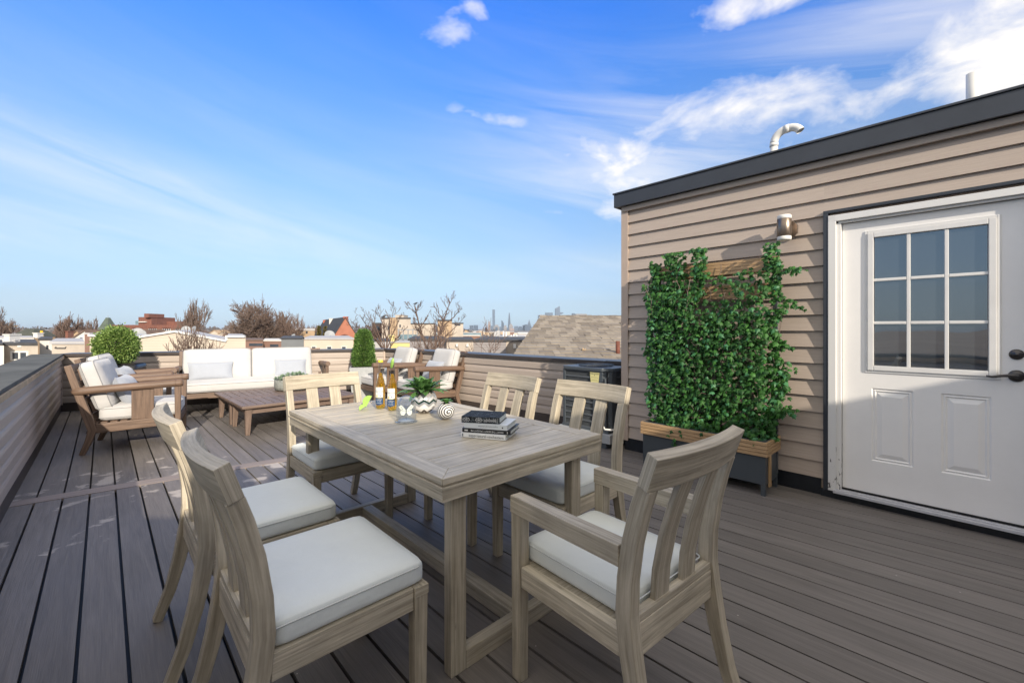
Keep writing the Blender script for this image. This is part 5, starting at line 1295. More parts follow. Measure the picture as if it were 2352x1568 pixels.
# --- left end
a = flat('beige flat roofed house with a white double window at the far left above the cap', 9, 87, 787, 26, 9, 'beige', win=[(26, 66, 806, 828)], cap=.16)
chim(a, 9, 22, 767, 786, 26, 'white', oy=2); chim(a, 31, 35, 780, 786, 26, 'lgrey', 'vent_pipe', .15, 1)
mb = MB(); P, Q = far(42, 791, 26), far(50, 797, 26); mb.box(P.x-a.location.x, -.05, Q.z-GZ, Q.x-a.location.x, .02, P.z-GZ); mb.build('wall_vent', B_['wframe'], a)
flat('pale narrow house edge at the extreme left of the picture', -40, 7, 788, 25, 8, 'white', cap=.12)
b = flat('long white low building behind the beige house at far left', -30, 78, 774, 46, 8, 'white', 'lgrey'); chim(b, 76, 86, 764, 776, 46, 'white', oy=1)
def hiproof(label, px0, px1, ptop, pbot, Y, rm, wm='tan', flatw=.35, name='hip_roofed_house', cat='house', fin=False, group=None):
    P, Q = far(px0, pbot, Y), far(px1, pbot, Y); T = far((px0+px1)/2, ptop, Y); xc = (P.x+Q.x)/2; hw = (Q.x-P.x)/2; t = thing(name, label, cat, (xc, Y+hw, GZ), 0, group)
    ze, zp = P.z-GZ, T.z-GZ; f = hw*flatw
    mb = MB(); mb.box(-hw*.93, -hw*.93, 0, hw*.93, hw*.93, ze); mb.build('wall', B_[wm], t)
    A = [(-hw, -hw, ze), (hw, -hw, ze), (hw, hw, ze), (-hw, hw, ze)]; C_ = [(-f, -f, zp), (f, -f, zp), (f, f, zp), (-f, f, zp)]
    if flatw > .25:   # bell shaped: one more ring
        m_ = .72; D_ = [(x*m_, y*m_, ze+(zp-ze)*.55) for x, y, z in A]
        vs = A+D_+C_; fs = [[i, (i+1) % 4, 4+(i+1) % 4, 4+i] for i in range(4)]+[[4+i, 4+(i+1) % 4, 8+(i+1) % 4, 8+i] for i in range(4)]+[[8, 9, 10, 11], [3, 2, 1, 0]]
    else: vs = A+C_; fs = [[i, (i+1) % 4, 4+(i+1) % 4, 4+i] for i in range(4)]+[[4, 5, 6, 7], [3, 2, 1, 0]]
    mb = MB(); mb.add(vs, fs); mb.build('roof', B_[rm], t)
    if fin: mb = MB(); mb.tube([(0, 0, zp), (0, 0, zp+hw*.28)], hw*.02, 6); mb.tube([(0, 0, zp+hw*.2), (0, 0, zp+hw*.26)], hw*.06, 8); mb.build('finial', B_['lgrey'], t)
    return t
hiproof('dark bell shaped hipped roof rising behind the white low building at far left', 25, 76, 755, 773, 60, 'dimroof')
flat('white facade between the beige house and the long beige wall', 91, 121, 777, 34, 8, 'white', cap=.15, win=[(106, 112, 792, 802)], frame=False)
a = flat('long pale beige wall with a small pipe rail, left of the brick chimney', 119, 194, 784, 20, 7, 'beige', 'lgrey', cap=.12)
mb = MB(); P, Q = far(129, 799, 20), far(152, 799, 20); x_ = a.location.x; mb.tube([(P.x-x_, 0, P.z-GZ+.05), (P.x-x_, -.06, P.z-GZ), (Q.x-x_, -.06, P.z-GZ), (Q.x-x_, 0, P.z-GZ+.05)], .022, 6); mb.build('pipe_rail', B_['darkroof'], a)
t = thing('brick_chimney', 'narrow red brick chimney stack standing beside the ball topiary', 'chimney', (far(200, 764, 19).x, 19, GZ), 0)
mb = MB(); h_ = far(200, 764, 19).z-GZ; mb.box(-.11, 0, 0, .11, .6, h_-.07); mb.build('stack', B_['brick'], t); mb = MB(); mb.box(-.13, -.02, h_-.07, .13, .62, h_); mb.build('crown', B_['lgrey'], t)
a = gable('white gabled house with a small dark window left of the brick chimney', 160, 214, 783, 760, 44, 10, 'white', 'brownroof', pxpeak=196, win=[(183, 192, 774, 780)], div=1); chim(a, 150, 156, 760, 790, 44, 'brick', oy=.5)
gable('brown gabled house behind the white gabled house at the left', 156, 196, 778, 760, 52, 9, 'tan', 'brownroof', pxpeak=178)
a = hiproof('green slate pyramid spire above the ball topiary', 219, 249, 729, 764, 120, 'greenroof', 'brick', .18, 'church_spire', 'spire', True)
t = thing('utility_pole', 'thin wooden utility pole with a crossarm at far left', 'utility pole', (far(24, 745, 70).x, 70, GZ))
mb = MB(); z_ = far(24, 743, 70).z-GZ; mb.tube([(0, 0, 0), (0, 0, z_)], .16, 6); mb.build('pole', B_['tan'], t); mb = MB(); mb.box(-1.2, -.08, z_-.5, 1.2, .08, z_-.32); mb.build('crossarm', B_['tan'], t)
t = thing('yellow_chimney_pot', 'small bright yellow rooftop flue left of the white gabled house', 'flue', (far(95.5, 745, 50).x, 50, GZ))
mb = MB(); z_ = far(95, 759, 50).z-GZ; mb.lathe([(.16, 0), (.16, z_-1.0), (.28, z_-.8), (.16, z_-.55), (.12, z_)], n=10, cap=True); mb.build('flue_body', B_['ylw'], t)
# --- the wide cream building
Yb_ = 17; prof = [(206, 768), (309, 774), (404.5, 759), (522, 781), (522.2, 770.5), (564, 771)]
t = thing('gabled_building', 'wide cream clapboard building with a low gable behind the sofa wall', 'building', (far(390, 760, Yb_).x, Yb_, GZ)); x_ = t.location.x
top = [(far(a_, b_, Yb_).x-x_, far(a_, b_, Yb_).z-GZ) for a_, b_ in prof]
A = [(top[0][0], 0, 0), (top[-1][0], 0, 0)]+[(x, 0, z) for x, z in top[::-1]]; n = len(A); Bk = [(x-3.6, 5.5, z) for x, y, z in A]
mb = MB(); mb.add(A+Bk, [list(range(n)), [n+k for k in range(n)][::-1]]+[[k, n+k, n+(k+1) % n, (k+1) % n] for k in range(n)]); mb.build('wall', B_['cream'], t)
mb = MB()
for i in range(len(top)-1):
    p0, p1_ = V(top[i][0], 0, top[i][1]), V(top[i+1][0], 0, top[i+1][1])
    if abs(p0.x-p1_.x) < .05: mb.box(p0.x-.05, -.05, min(p0.z, p1_.z), p0.x+.04, .05, max(p0.z, p1_.z)); continue
    mb.sweep([p0-V(0, .04, .03), p1_-V(0, .04, .03)], (0, 1, 0), .10, .075)
mb.build('rake_trim', B_['wframe'], t)
mb = MB()
for i in range(len(top)-1):
    p0, p1_ = V(top[i][0], 0, top[i][1]+.012), V(top[i+1][0], 0, top[i+1][1]+.012)
    if abs(p0.x-p1_.x) > .05: mb.add([p0+V(0, .02, 0), p1_+V(0, .02, 0), p1_+V(-3.6, 5.5, 0), p0+V(-3.6, 5.5, 0)], [[0, 1, 2, 3]])
mb.build('roof', B_['lgrey'], t)
def dish(label, px, py, Y, r, face=.6):
    p = far(px, py, Y); t = thing('satellite_dish', label, 'satellite dish', (p.x, p.y, p.z-r*1.3), face, 'grey satellite dishes on roofs')
    mb = MB(); Mx = Matrix.Translation((0, 0, r*1.3)) @ Matrix.Rotation(R(62), 4, 'X'); mb.lathe([(.001, 0), (r*.5, r*.06), (r, r*.25), (r*1.02, r*.25), (r*.5, r*.02), (.001, -r*.04)], n=18, M=Mx); mb.build('reflector', B_['dish'], t)
    mb = MB(); mb.tube([(0, 0, -1.2), (0, 0, r*1.2)], r*.07, 6); mb.tube([(0, 0, r*.8), (0, -r*.9, r*1.3)], r*.04, 5); mb.build('mast', B_['darkroof'], t)
dish('satellite dish just right of the ball topiary', 316, 765, 30, .36); dish('satellite dish close behind the one beside the topiary', 322, 768, 32, .36); dish('satellite dish below the tall upright bare tree', 427, 757, 40, .34); dish('satellite dish on the cream roof right of the upright bare tree', 444, 761, 40, .5, -.5)
dish('satellite dish in front of the red gabled house', 757, 770, 35, .40); dish('small satellite dish left of the red gabled house', 674, 773, 45, .3, -.4)
# --- red brick institution
Yr = 110; t = flat('long red brick institutional building with rows of white windows behind the ball topiary', 258, 426, 746, Yr, 20, 'brick', 'brownroof', cap=1.0, capm='brick', win=[(a_, a_+18, 753, 760) for a_ in (304, 342, 374, 403)], div=4, name='institutional_building')
x_ = t.location.x
def blk(px0, px1, pt, pb, oy, dep, m, nm='rooftop_block'):
    P, Q = far(px0, pt, Yr+oy), far(px1, pb, Yr+oy); mb = MB(); mb.box(P.x-x_, oy, Q.z-GZ, Q.x-x_, oy+dep, P.z-GZ); mb.build(nm, B_[m], t)
blk(318, 348, 728, 747, 4, 8, 'brick'); blk(331, 342, 720, 729, 3, 5, 'brick', 'stair_tower'); blk(374, 413, 738, 748, 9, 8, 'brick'); blk(318, 334, 738, 740, 3.5, 1, 'white', 'rooftop_canopy'); blk(311, 319, 737, 745, 5, 2, 'bluegl', 'rooftop_unit')
flat('low white roofs in front of the brick building, right of the topiary', 300, 420, 764, 70, 12, 'lgrey', 'lgrey')
# --- middle
gable('small cream house with twin look, left of the big spreading bare tree', 483, 503, 765, 759, 90, 9, 'cream', 'tan', group=None); gable('small cream house beside its twin, left of the big spreading bare tree', 503, 524, 766, 760, 88, 9, 'cream', 'tan')
hiproof('small dark brown hipped roof under the cream twin houses', 504, 520, 764, 776, 60, 'brownroof', 'brick', .02)
flat('low brown brick building under the big spreading bare tree', 563, 604, 780, 40, 8, 'brick', 'brownroof', win=[(572, 604, 788, 795)], mat='glassd', frame=False)
flat('low brown and white building left of the grey clapboard wall', 606, 646, 781, 42, 8, 'brick', 'brownroof', capm='white', win=[(620, 640, 790, 797)], frame=False)
flat('grey clapboard building wall joined to the cream clapboard one', 646, 698, 776, 24, 8, 'greysid', 'darkroof', cap=.06)
flat('cream clapboard wall with three small windows in front of the red gabled house', 698.5, 812, 776, 24, 8, 'cream', 'lgrey', cap=.08, win=[(716, 727, 795, 802), (751, 763, 795, 802), (785, 796, 795, 802)], div=1)
flat('tan building behind the thin bare tree left of the red gabled house', 650, 723, 754, 75, 12, 'tan', 'lgrey', win=[(660+i*14, 665+i*14, 760, 766) for i in range(4)], frame=False, cap=.4)
P0, P1 = far(792.7, 730, 50), far(744, 736, 66)
a = gable('house with a bright orange red brick gable and dark grey roof', 765, 821, 774, 730, 50, 16, 'redgable', 'darkroof', pxpeak=792.7, shift=(P1.x-P0.x, P1.y-P0.y), over=.1)
chim(a, 789, 796, 727, 736, 50, 'redgable', oy=.1, dep=.5); chim(a, 756, 782, 731, 745, 50, 'white', 'dormer', 2, 8); chim(a, 742, 748, 735, 742, 50, 'redgable', 'chimney', .8, 14)
mb = MB(); z_ = far(792, 776, 50).z-GZ; mb.lathe([(.55, 0), (.75, 0), (.75, .05), (.55, .05), (.55, 0)], n=20, M=Matrix.Translation((far(792, 776, 50).x-a.location.x, -.04, z_-.3)) @ Matrix.Rotation(R(90), 4, 'X')); mb.build('arched_window_trim', B_['brick'], a)
# --- condominiums to the right
flat('dark brown cladded building left of the beige apartment blocks', 855, 877, 741, 76, 10, 'darkb', cap=.3, win=[(864, 873, 748, 762)], frame=False)
a = flat('tallest beige apartment block with a small rooftop box behind the bare trees', 877, 943, 729, 70, 10, 'beige', cap=.25, win=[(909, 914, 734, 745), (917, 921, 745, 752), (890, 895, 748, 758)], frame=False)
chim(a, 908, 927, 723, 730, 70, 'beige', 'rooftop_box', 3, 3); chim(a, 896, 910, 729.5, 776, 70, 'tan', 'stair_bay', .8, -.9)
flat('plain beige apartment block between the two taller ones', 943, 1000, 742, 74, 10, 'beige', cap=.2); flat('beige apartment block with a flat dark cap right of the plain one', 1005, 1038, 734, 72, 10, 'tan', cap=.25)
flat('low beige wing with dark windows at the right end of the apartment blocks', 1038, 1064, 741, 73, 10, 'beige', cap=.2, win=[(1044, 1058, 744, 748)], frame=False)
t = thing('balcony_frame', 'grey balcony frame and glass railing before the beige apartment blocks', 'balcony', (far(936, 780, 64).x, 64, GZ)); x_ = t.location.x
mb = MB(); zt, zm, zb2 = [far(900, y, 64).z-GZ for y in (758, 768, 782)]
for px in (915, 926, 937, 948, 958): X = far(px, 0, 64).x-x_; mb.box(X-.07, 0, 0, X+.07, .14, zt)
mb.box(-1.5, 0, zt, 1.5, 2, zt+.15); mb.box(-1.5, 0, zb2, 1.5, 3, zb2+.15); mb.build('frame', B_['dish'], t); mb = MB(); mb.box(-1.45, .05, zb2+.2, 1.45, .08, zm); mb.build('glass_railing', B_['bluegl'], t)
flat('long low building with blue green roof glazing before the skyline', 997, 1105, 763.5, 90, 6, 'bluegl', 'lgrey', cap=.12); flat('low red brick strip of building under the blue green glazing', 973, 1103, 769.5, 84, 5, 'brick', 'white', cap=.15)
flat('small pale yellow rooftop hut left of the grey clapboard wall', 895, 906, 770, 31, 3, 'yellow', 'yellow'); flat('low yellow cream roof wall below the beige apartment blocks', 898, 941, 785, 30, 4, 'yellow', 'lgrey', cap=.06)
flat('grey wall behind the cone topiary and bare tree', 822, 896, 781, 28, 6, 'lgrey', 'darkroof', cap=.08)
G1 = 'joined low walls beyond the right parapet'
flat('dark grey clapboard wall with a black cap, leftmost of the joined low walls', 941, 1026, 777.5, 18, 7, 'taupe', cap=.08, group=G1)
a = flat('beige wall with two small white lamps among the joined low walls', 1026, 1087, 779.5, 17.6, 6, 'beige', cap=.08, group=G1)
for px in (1050, 1074): P = far(px, 793, 17.6); mb = MB(); mb.box(P.x-a.location.x-.04, -.08, P.z-GZ-.05, P.x-a.location.x+.04, 0, P.z-GZ+.06); mb.build('wall_light', B_['wframe'], a)
flat('grey clapboard wall at the right of the joined low walls', 1087, 1162, 780, 18, 7, 'taupe', cap=.08, group=G1)
a = flat('beige end wall with a small white lamp next to the shingled roof', 1162, 1215, 780, 18.4, 7, 'beige', cap=.07, group=G1)
P = far(1182, 794, 18.4); mb = MB(); mb.box(P.x-a.location.x-.06, -.12, P.z-GZ-.10, P.x-a.location.x+.06, 0, P.z-GZ+.08); mb.build('wall_light', B_['wframe'], a)
a = flat('pale grey flat roof with white vent pipes before the skyline', 1146, 1206, 772.5, 45, 8, 'lgrey', 'lgrey')
for i, px in enumerate((1156, 1163, 1174, 1180, 1187)): P = far(px, (762, 764, 771, 769, 770)[i]-2, 46); mb = MB(); mb.tube([(P.x-a.location.x, 1, 0), (P.x-a.location.x, 1, P.z-GZ)], .07, 6); mb.build('vent_pipe', B_['wframe'], a)
flat('small grey box building with a pale rim before the skyline', 1190, 1216, 763.5, 60, 6, 'lgrey', 'wframe')
# --- shingled roof of the neighbouring house
t = thing('shingled_roof_house', 'house with a large weathered grey brown shingled roof beyond the right parapet', 'house', (0, 0, 0))
RL, EL = far(1242, 726, 16), far(1156, 848, 9.0); XE = 9.0
def shingmat():
    m, t, b = newmat('weathered_shingles'); b.inputs['Roughness'].default_value = .9; g = N(t, 'ShaderNodeNewGeometry'); r = t.nodes.new('ShaderNodeValToRGB'); t.links.new(g.outputs['Random Per Island'], r.inputs[0])
    r.color_ramp.elements[0].color = (.165, .138, .108, 1); r.color_ramp.elements[1].color = (.29, .25, .20, 1); tc = t.nodes.new('ShaderNodeTexCoord'); n = N(t, 'ShaderNodeTexNoise', Scale=9, Detail=8, Roughness=.7); t.links.new(tc.outputs['Object'], n.inputs['Vector'])
    s = N(t, 'ShaderNodeVectorMath', operation='SCALE'); t.links.new(r.outputs[0], s.inputs[0]); t.links.new(mth(t, 'MULTIPLY_ADD', n.outputs[0], .7, .65), s.inputs['Scale']); t.links.new(s.outputs[0], b.inputs['Base Color']); return m
M_['shing'] = shingmat(); mb = MB(); NR = 21
for r_ in range(NR):
    f0, f1 = r_/NR, (r_+1.25)/NR
    L0 = EL.lerp(RL, f0); L1_ = EL.lerp(RL, min(1, f1)); x = L0.x-random.uniform(0, .15)
    while x < XE:
        w_ = random.uniform(.15, .34); a0 = max(x, L0.x-.02*random.random()); a1 = x+w_-.004
        if a1 > a0+.02:
            lift = .022+random.uniform(-.006, .010); jz = random.uniform(-.02, .012)
            sk = (L1_.x-L0.x)
            b0_ = max(a0, L1_.x) if a0 < L1_.x+.01 else a0
            vs = [V(a0, L0.y+jz, L0.z+lift), V(a1, L0.y+jz+random.uniform(-.006, .006), L0.z+lift+random.uniform(-.004, .004)), V(max(a1, b0_+.01), L1_.y, L1_.z+.004), V(b0_, L1_.y, L1_.z+.004)]
            vs += [vs[0]-V(0, 0, .03), vs[1]-V(0, 0, .03)]
            mb.add(vs, [[0, 1, 2, 3], [4, 5, 1, 0]])
        x += w_
x = RL.x-.05
while x < XE:
    w_ = random.uniform(.2, .3); z_ = RL.z+.035+random.uniform(-.006, .012); mb.add([(x, RL.y-.22, z_-.055), (x+w_-.004, RL.y-.22, z_-.055), (x+w_-.004, RL.y, z_), (x, RL.y, z_), (x, RL.y+.2, z_-.05), (x+w_-.004, RL.y+.2, z_-.05), (x, RL.y-.22, z_-.08), (x+w_-.004, RL.y-.22, z_-.08)], [[0, 1, 2, 3], [3, 2, 5, 4], [6, 7, 1, 0]]); x += w_
mb.build('shingles', M_['shing'], t)
mb = MB(); mb.add([(EL.x, EL.y, EL.z-.03), (XE, EL.y, EL.z-.03), (XE, RL.y, RL.z-.02), (RL.x, RL.y, RL.z-.02), (XE, RL.y+5, EL.z-.03), (RL.x, RL.y+5, EL.z-.03), (EL.x, EL.y, EL.z-.2), (XE, EL.y, EL.z-.2)], [[0, 1, 2, 3], [3, 2, 4, 5], [6, 7, 1, 0]])
mb.build('roof_deck', B_['brownroof'], t)
mb = MB(); W0 = [(EL.x+.25, EL.y+.3), (XE-.2, EL.y+.3), (XE-.2, RL.y+4.8), (RL.x+.1, RL.y+4.8)]; mb.prism(W0, GZ, EL.z-.06); mb.add([(EL.x+.25, EL.y+.3, EL.z-.06), (RL.x+.1, RL.y+4.8, EL.z-.06), (RL.x+.1, RL.y, RL.z-.06)], [[0, 1, 2]]); mb.build('wall', B_['taupe'], t)
def onroof(px, py):
    # where the view line meets the roof plane
    d = far(px, py, 1)-V(0, 0, H); nrm = V(0, -(RL.z-EL.z), RL.y-EL.y); k = (EL-V(0, 0, H)).dot(nrm)/d.dot(nrm); return V(0, 0, H)+d*k
P = onroof(1419, 812); T = (H-(783-HY)*P.y/FP); mb = MB(); rr = 5*P.y/FP; mb.tube([P-V(0, 0, .1), V(P.x, P.y, T)], rr, 12); mb.build('flue_pipe', plain('rusty_flue', (.16, .055, .035), .8, .25, 8), t)
P = onroof(1342, 806); mb = MB(); mb.tube([P-V(.03, 0, .03), P+V(-.035, 0, .075)], .012, 6); mb.tube([P+V(-.035, 0, .07), P+V(.02, 0, .015), P+V(.03, 0, .07)], .012, 6); mb.build('roof_hook', M_['tan'], t)

# ================================================================ Manhattan-like skyline far away
def towermat(name, c, ws=.11, wh=.18):
    m, t, b = newmat(name); b.inputs['Roughness'].default_value = .5
    tc = t.nodes.new('ShaderNodeTexCoord'); br = N(t, 'ShaderNodeTexBrick', Scale=ws); br.inputs['Brick Width'].default_value = .7; br.inputs['Row Height'].default_value = 1.4; br.inputs['Mortar Size'].default_value = .14; br.offset = 0
    br.inputs['Color1'].default_value = col4([x*.75 for x in c]); br.inputs['Color2'].default_value = col4([x*.9 for x in c]); br.inputs['Mortar'].default_value = col4([x*1.25 for x in c])
    mp = N(t, 'ShaderNodeMapping'); mp.inputs['Rotation'].default_value = (R(90), 0, 0); t.links.new(tc.outputs['Object'], mp.inputs[0]); t.links.new(mp.outputs[0], br.inputs['Vector']); t.links.new(br.outputs[0], b.inputs['Base Color']); return m
TM = [towermat('blue_grey_tower', (.09, .13, .19)), towermat('dark_blue_tower', (.055, .085, .13)), towermat('stone_tower', (.22, .21, .21)), towermat('pink_stone_tower', (.30, .22, .19))]
YS = 2500
def tower(label, px0, px1, pt, mi, kind='box', Y=YS):
    P, Q = far(px0, pt, Y), far(px1, pt, Y); xc = (P.x+Q.x)/2; hw = (Q.x-P.x)/2; zt = P.z-GZ; t = thing('tower', label, 'skyscraper', (xc, Y, GZ), 0, 'far city towers'); mb = MB(); m = TM[mi]
    def blockz(h0, z0, h1, z1): mb.add([(-h0, -h0, z0), (h0, -h0, z0), (h0, h0, z0), (-h0, h0, z0), (-h1, -h1, z1), (h1, -h1, z1), (h1, h1, z1), (-h1, h1, z1)], [[3, 2, 1, 0], [4, 5, 6, 7]]+[[i, (i+1) % 4, 4+(i+1) % 4, 4+i] for i in range(4)])
    if kind == 'box': blockz(hw, 0, hw, zt)
    elif kind == 'step': blockz(hw, 0, hw, zt*.72); blockz(hw*.62, zt*.72, hw*.62, zt)
    elif kind == 'taper': blockz(hw, 0, hw, zt*.35); blockz(hw, zt*.35, hw*.28, zt)
    elif kind == 'spire': blockz(hw, 0, hw, zt*.45); blockz(hw*.7, zt*.45, hw*.6, zt*.68); blockz(hw*.5, zt*.68, hw*.05, zt)
    elif kind == 'point': blockz(hw, 0, hw, zt*.62); blockz(hw, zt*.62, hw*.06, zt)
    elif kind == 'slant':
        mb.add([(-hw, -hw, 0), (hw, -hw, 0), (hw, hw, 0), (-hw, hw, 0), (-hw, -hw, zt*.90), (hw*.7, -hw, zt*1.0), (hw*.7, hw, zt*1.0), (-hw, hw, zt*.90)], [[3, 2, 1, 0], [4, 5, 6, 7]]+[[i, (i+1) % 4, 4+(i+1) % 4, 4+i] for i in range(4)])
    elif kind == 'curve': blockz(hw, 0, hw, zt*.7); mb.add([(-hw, -hw, zt*.7), (hw, -hw, zt*.7), (hw, hw, zt*.7), (-hw, hw, zt*.7), (-hw, -hw, zt), (-hw*.2, -hw, zt*.98), (-hw*.2, hw, zt*.98), (-hw, hw, zt)], [[4, 5, 6, 7]]+[[i, (i+1) % 4, 4+(i+1) % 4, 4+i] for i in range(4)])
    mb.build('shaft', m, t)
    if kind == 'slant': mb = MB(); zl = zt-14*Y/FP*1.0; mb.add([(hw*.6, -hw*.5, zl), (hw*2.3, -hw*.1, zl-2), (hw*.6, hw*.3, zl), (hw*.6, -hw*.5, zl-14), (hw*1.9, -hw*.1, zl-8), (hw*.6, hw*.3, zl-16)], [[0, 1, 2], [3, 5, 4], [0, 3, 4, 1], [1, 4, 5, 2]]); mb.build('observation_deck', m, t)
for a in [('very slim square blue grey tower, tallest of the skyline', 1131, 1136.8, 711, 0, 'box'), ('dark blue tower with a curved top right of the slim square tower', 1151.5, 1157.5, 736, 1, 'curve'), ('needle thin tapering tower, second tallest of the skyline', 1166.6, 1173, 718.5, 1, 'taper'),
          ('stepped tower with a pointed spire near the shingled roof', 1211, 1220, 734, 1, 'spire'), ('thin tower showing just left of the shingled ridge', 1235.5, 1238.5, 724, 1, 'box'), ('low wide tower top peeking over the left of the shingled ridge', 1252.5, 1269, 718, 0, 'box'),
          ('tower with slanted top and a projecting deck above the shingled ridge', 1275, 1287, 703, 0, 'slant'), ('small tower top right of the slanted tower, over the ridge', 1313.5, 1320, 719.5, 1, 'box'), ('wide low block top over the middle of the shingled ridge', 1321, 1346, 721, 2, 'box'),
          ('left one of two dark boxy towers at the left of the skyline', 1079, 1087, 747, 1, 'box'), ('right one of two dark boxy towers at the left of the skyline', 1088.5, 1097.5, 746.5, 1, 'box')]: tower(*a)
rd = random.Random(4)
low = [(1107, 1112, 755, 2, 'box'), (1113, 1118, 751, 0, 'step'), (1121, 1126, 738, 3, 'step'), (1126, 1132, 748, 0, 'box'), (1134, 1147, 746, 2, 'step'), (1137.5, 1143, 751, 1, 'box'), (1147, 1152, 750, 0, 'step'), (1157, 1164, 747, 2, 'step'), (1160, 1166, 752, 1, 'box'), (1169, 1178, 742, 2, 'point'), (1171, 1181, 754, 3, 'box'),
       (1181, 1190, 749, 0, 'box'), (1189, 1201, 749.5, 1, 'step'), (1200, 1205, 746.5, 0, 'box'), (1205, 1212, 745, 1, 'box'), (1218, 1226, 751, 0, 'step'), (1224, 1232, 755, 2, 'box'), (1100, 1106, 758, 3, 'box'), (1064, 1078, 758, 0, 'box')]
for i, a in enumerate(low):
    c_ = ('blue grey', 'dark blue', 'pale stone', 'pinkish stone')[a[3]]; left = 'left of the slim square tower' if a[0] < 1131 else 'right of the slim square tower' if a[0] < 1166 else 'right of the needle tower' if a[0] < 1211 else 'right of the spired tower'
    tower('%s %s mid height tower %s' % (c_, {'box': 'boxy', 'step': 'stepped', 'point': 'pointed'}[a[4]], left), *a, Y=YS-120-rd.uniform(0, 150))

rd = random.Random(14); px = 1066
for i in range(15):
    w_ = rd.uniform(6, 13); c_ = rd.choice([('tan', 'tan'), ('red brick', 'brick'), ('pale', 'lgrey'), ('cream', 'cream')])
    flat('distant %s %s block at the foot of the skyline %s' % (('broad', 'narrow', 'squat')[i % 3], c_[0], 'on its left' if px < 1105 else 'by the slim tower' if px < 1150 else 'under the needle tower' if px < 1185 else 'beside the shingled roof'), px, px+w_, rd.uniform(758.5, 764), rd.uniform(560, 800), 30, c_[1], 'lgrey', name='apartment_block', cap=.8, group='distant blocks at the foot of the skyline'); px += w_*rd.uniform(.8, 1.1)
# ================================================================ bare trees
def bare_tree(name, label, px0, px1, ptop, Y, levels=5, kids=3, r0=.16, mats=('bark', 'twig'), seed=1, upright=.5, split=.35, group=None, base_px=None, wob=.18, rmin=.006, seg=3, fill=1.0, nm='tree'):
    rd = random.Random(seed); T = far((px0+px1)/2, ptop, Y); Hh = T.z-GZ
    segs = []
    def grow(p, d, L, r, lv):
        n = seg; pts = [p]
        for i in range(n):
            d = (d+V(rd.uniform(-1, 1), rd.uniform(-1, 1), rd.uniform(-.4, .8)*upright)*wob).normalized(); p = p+d*(L/n); pts.append(p)
        r1 = r*.62; segs.append((pts, r, r1, lv))
        if lv >= levels: return
        k = kids+(1 if rd.random() < .35 else 0)
        for i in range(k):
            f = 1.0 if i == 0 else rd.uniform(.35, 1.0); q = pts[min(n, max(1, int(round(f*n))))]
            a = V(rd.uniform(-1, 1), rd.uniform(-1, 1), rd.uniform(-.5, .9)); nd = (d*(1.15 if i == 0 else .8)+a.normalized()*rd.uniform(.45, .85)).normalized()
            nd.z = nd.z*(1-.3*upright)+.35*upright if upright > .05 else nd.z*.72+(.10 if lv < 2 else 0); grow(q, nd.normalized(), L*rd.uniform(.62, .84), r1 if i == 0 else r1*.8, lv+1)
    grow(V(0, 0, 0), V(0, 0, 1), 1.0, 1.0, 0)
    # fit: trunk length to the split height, crown to the picture's width
    pts = [q for s in segs for q in s[0] if s[3] >= 1]; xs__ = sorted(q.x for q in pts); zs__ = sorted(q.z for q in pts); n__ = len(xs__); xm, xM = xs__[int(n__*.03)], xs__[int(n__*.97)]; zM = zs__[int(n__*.985)]
    WX = (px1-px0)*Y/FP; sx_ = WX/(xM-xm); sp_ = Hh*split
    def mp(q): z = q.z*sp_ if q.z <= 1 else sp_+(q.z-1)/(zM-1)*(Hh-sp_); return V((q.x)*sx_*min(1, q.z+.15), q.y*sx_*.8, z)
    off = T.x-((xm+xM)/2)*sx_
    t = thing(name, label, nm, (off, Y, GZ), 0, group); tr, tw = MB(), MB(); tips = []
    for (pp, r, r1, lv) in segs:
        P_ = [mp(q) for q in pp]; ra = max(rmin, r*r0); rb = max(rmin*.7, r1*r0); m = tr if lv <= 1 else tw
        k = len(P_)-1; m.tube(P_, [ra+(rb-ra)*i/k for i in range(k+1)], 6 if lv <= 1 else 3, caps=False)
        if lv == levels: tips.append(P_[-1])
    tr.build('trunk', M_[mats[0]], t); tw.build('crown', M_[mats[1]], t); return t, tips
bare_tree('bare_tree', 'big spreading bare tree behind the right half of the cream building', 526, 648, 709, 70, 6, 4, .42, seed=3, upright=0, split=.34, rmin=.036, wob=.30)
bare_tree('bare_tree', 'wide reddish brown bare tree overlapping the big spreading one on its right', 596, 685, 714, 74, 6, 4, .36, mats=('bark', 'twig2'), seed=9, upright=0, split=.34, rmin=.036, wob=.30)
bare_tree('bare_tree', 'tall upright bare tree right of the red brick institutional building', 406, 468, 711, 60, 6, 4, .30, seed=12, upright=.12, split=.30, rmin=.026, wob=.28)
bare_tree('bare_tree', 'bare tree cut off by the left edge of the picture', -40, 32, 718, 62, 6, 4, .32, seed=15, upright=0, split=.34, rmin=.026, wob=.28)
bare_tree('bare_tree', 'round reddish bare tree left of the green spire, the larger one', 128, 174, 739, 90, 6, 4, .3, mats=('bark2', 'twig2'), seed=17, upright=0, split=.2, rmin=.045)
bare_tree('bare_tree', 'smaller reddish bare tree between the larger one and the green spire', 168, 196, 744, 92, 5, 4, .3, mats=('bark2', 'twig2'), seed=18, upright=0, split=.2, rmin=.045)
bare_tree('bare_tree', 'small round bare tree right beside the green spire', 200, 221, 745, 100, 5, 4, .3, mats=('bark', 'twig'), seed=19, upright=0, split=.2, rmin=.045)
bare_tree('bare_tree', 'thin pale bare tree left of the red gabled house', 672, 726, 735, 80, 5, 4, .2, mats=('bark', 'twig'), seed=23, upright=.1, split=.35, rmin=.030)
bare_tree('bare_bush_tree', 'dense brown budding branches of a near tree in front of the cream gable', 362, 505, 771, 10.5, 5, 4, .06, mats=('bark', 'twig'), seed=31, upright=.10, split=.84, rmin=.0065, wob=.30)
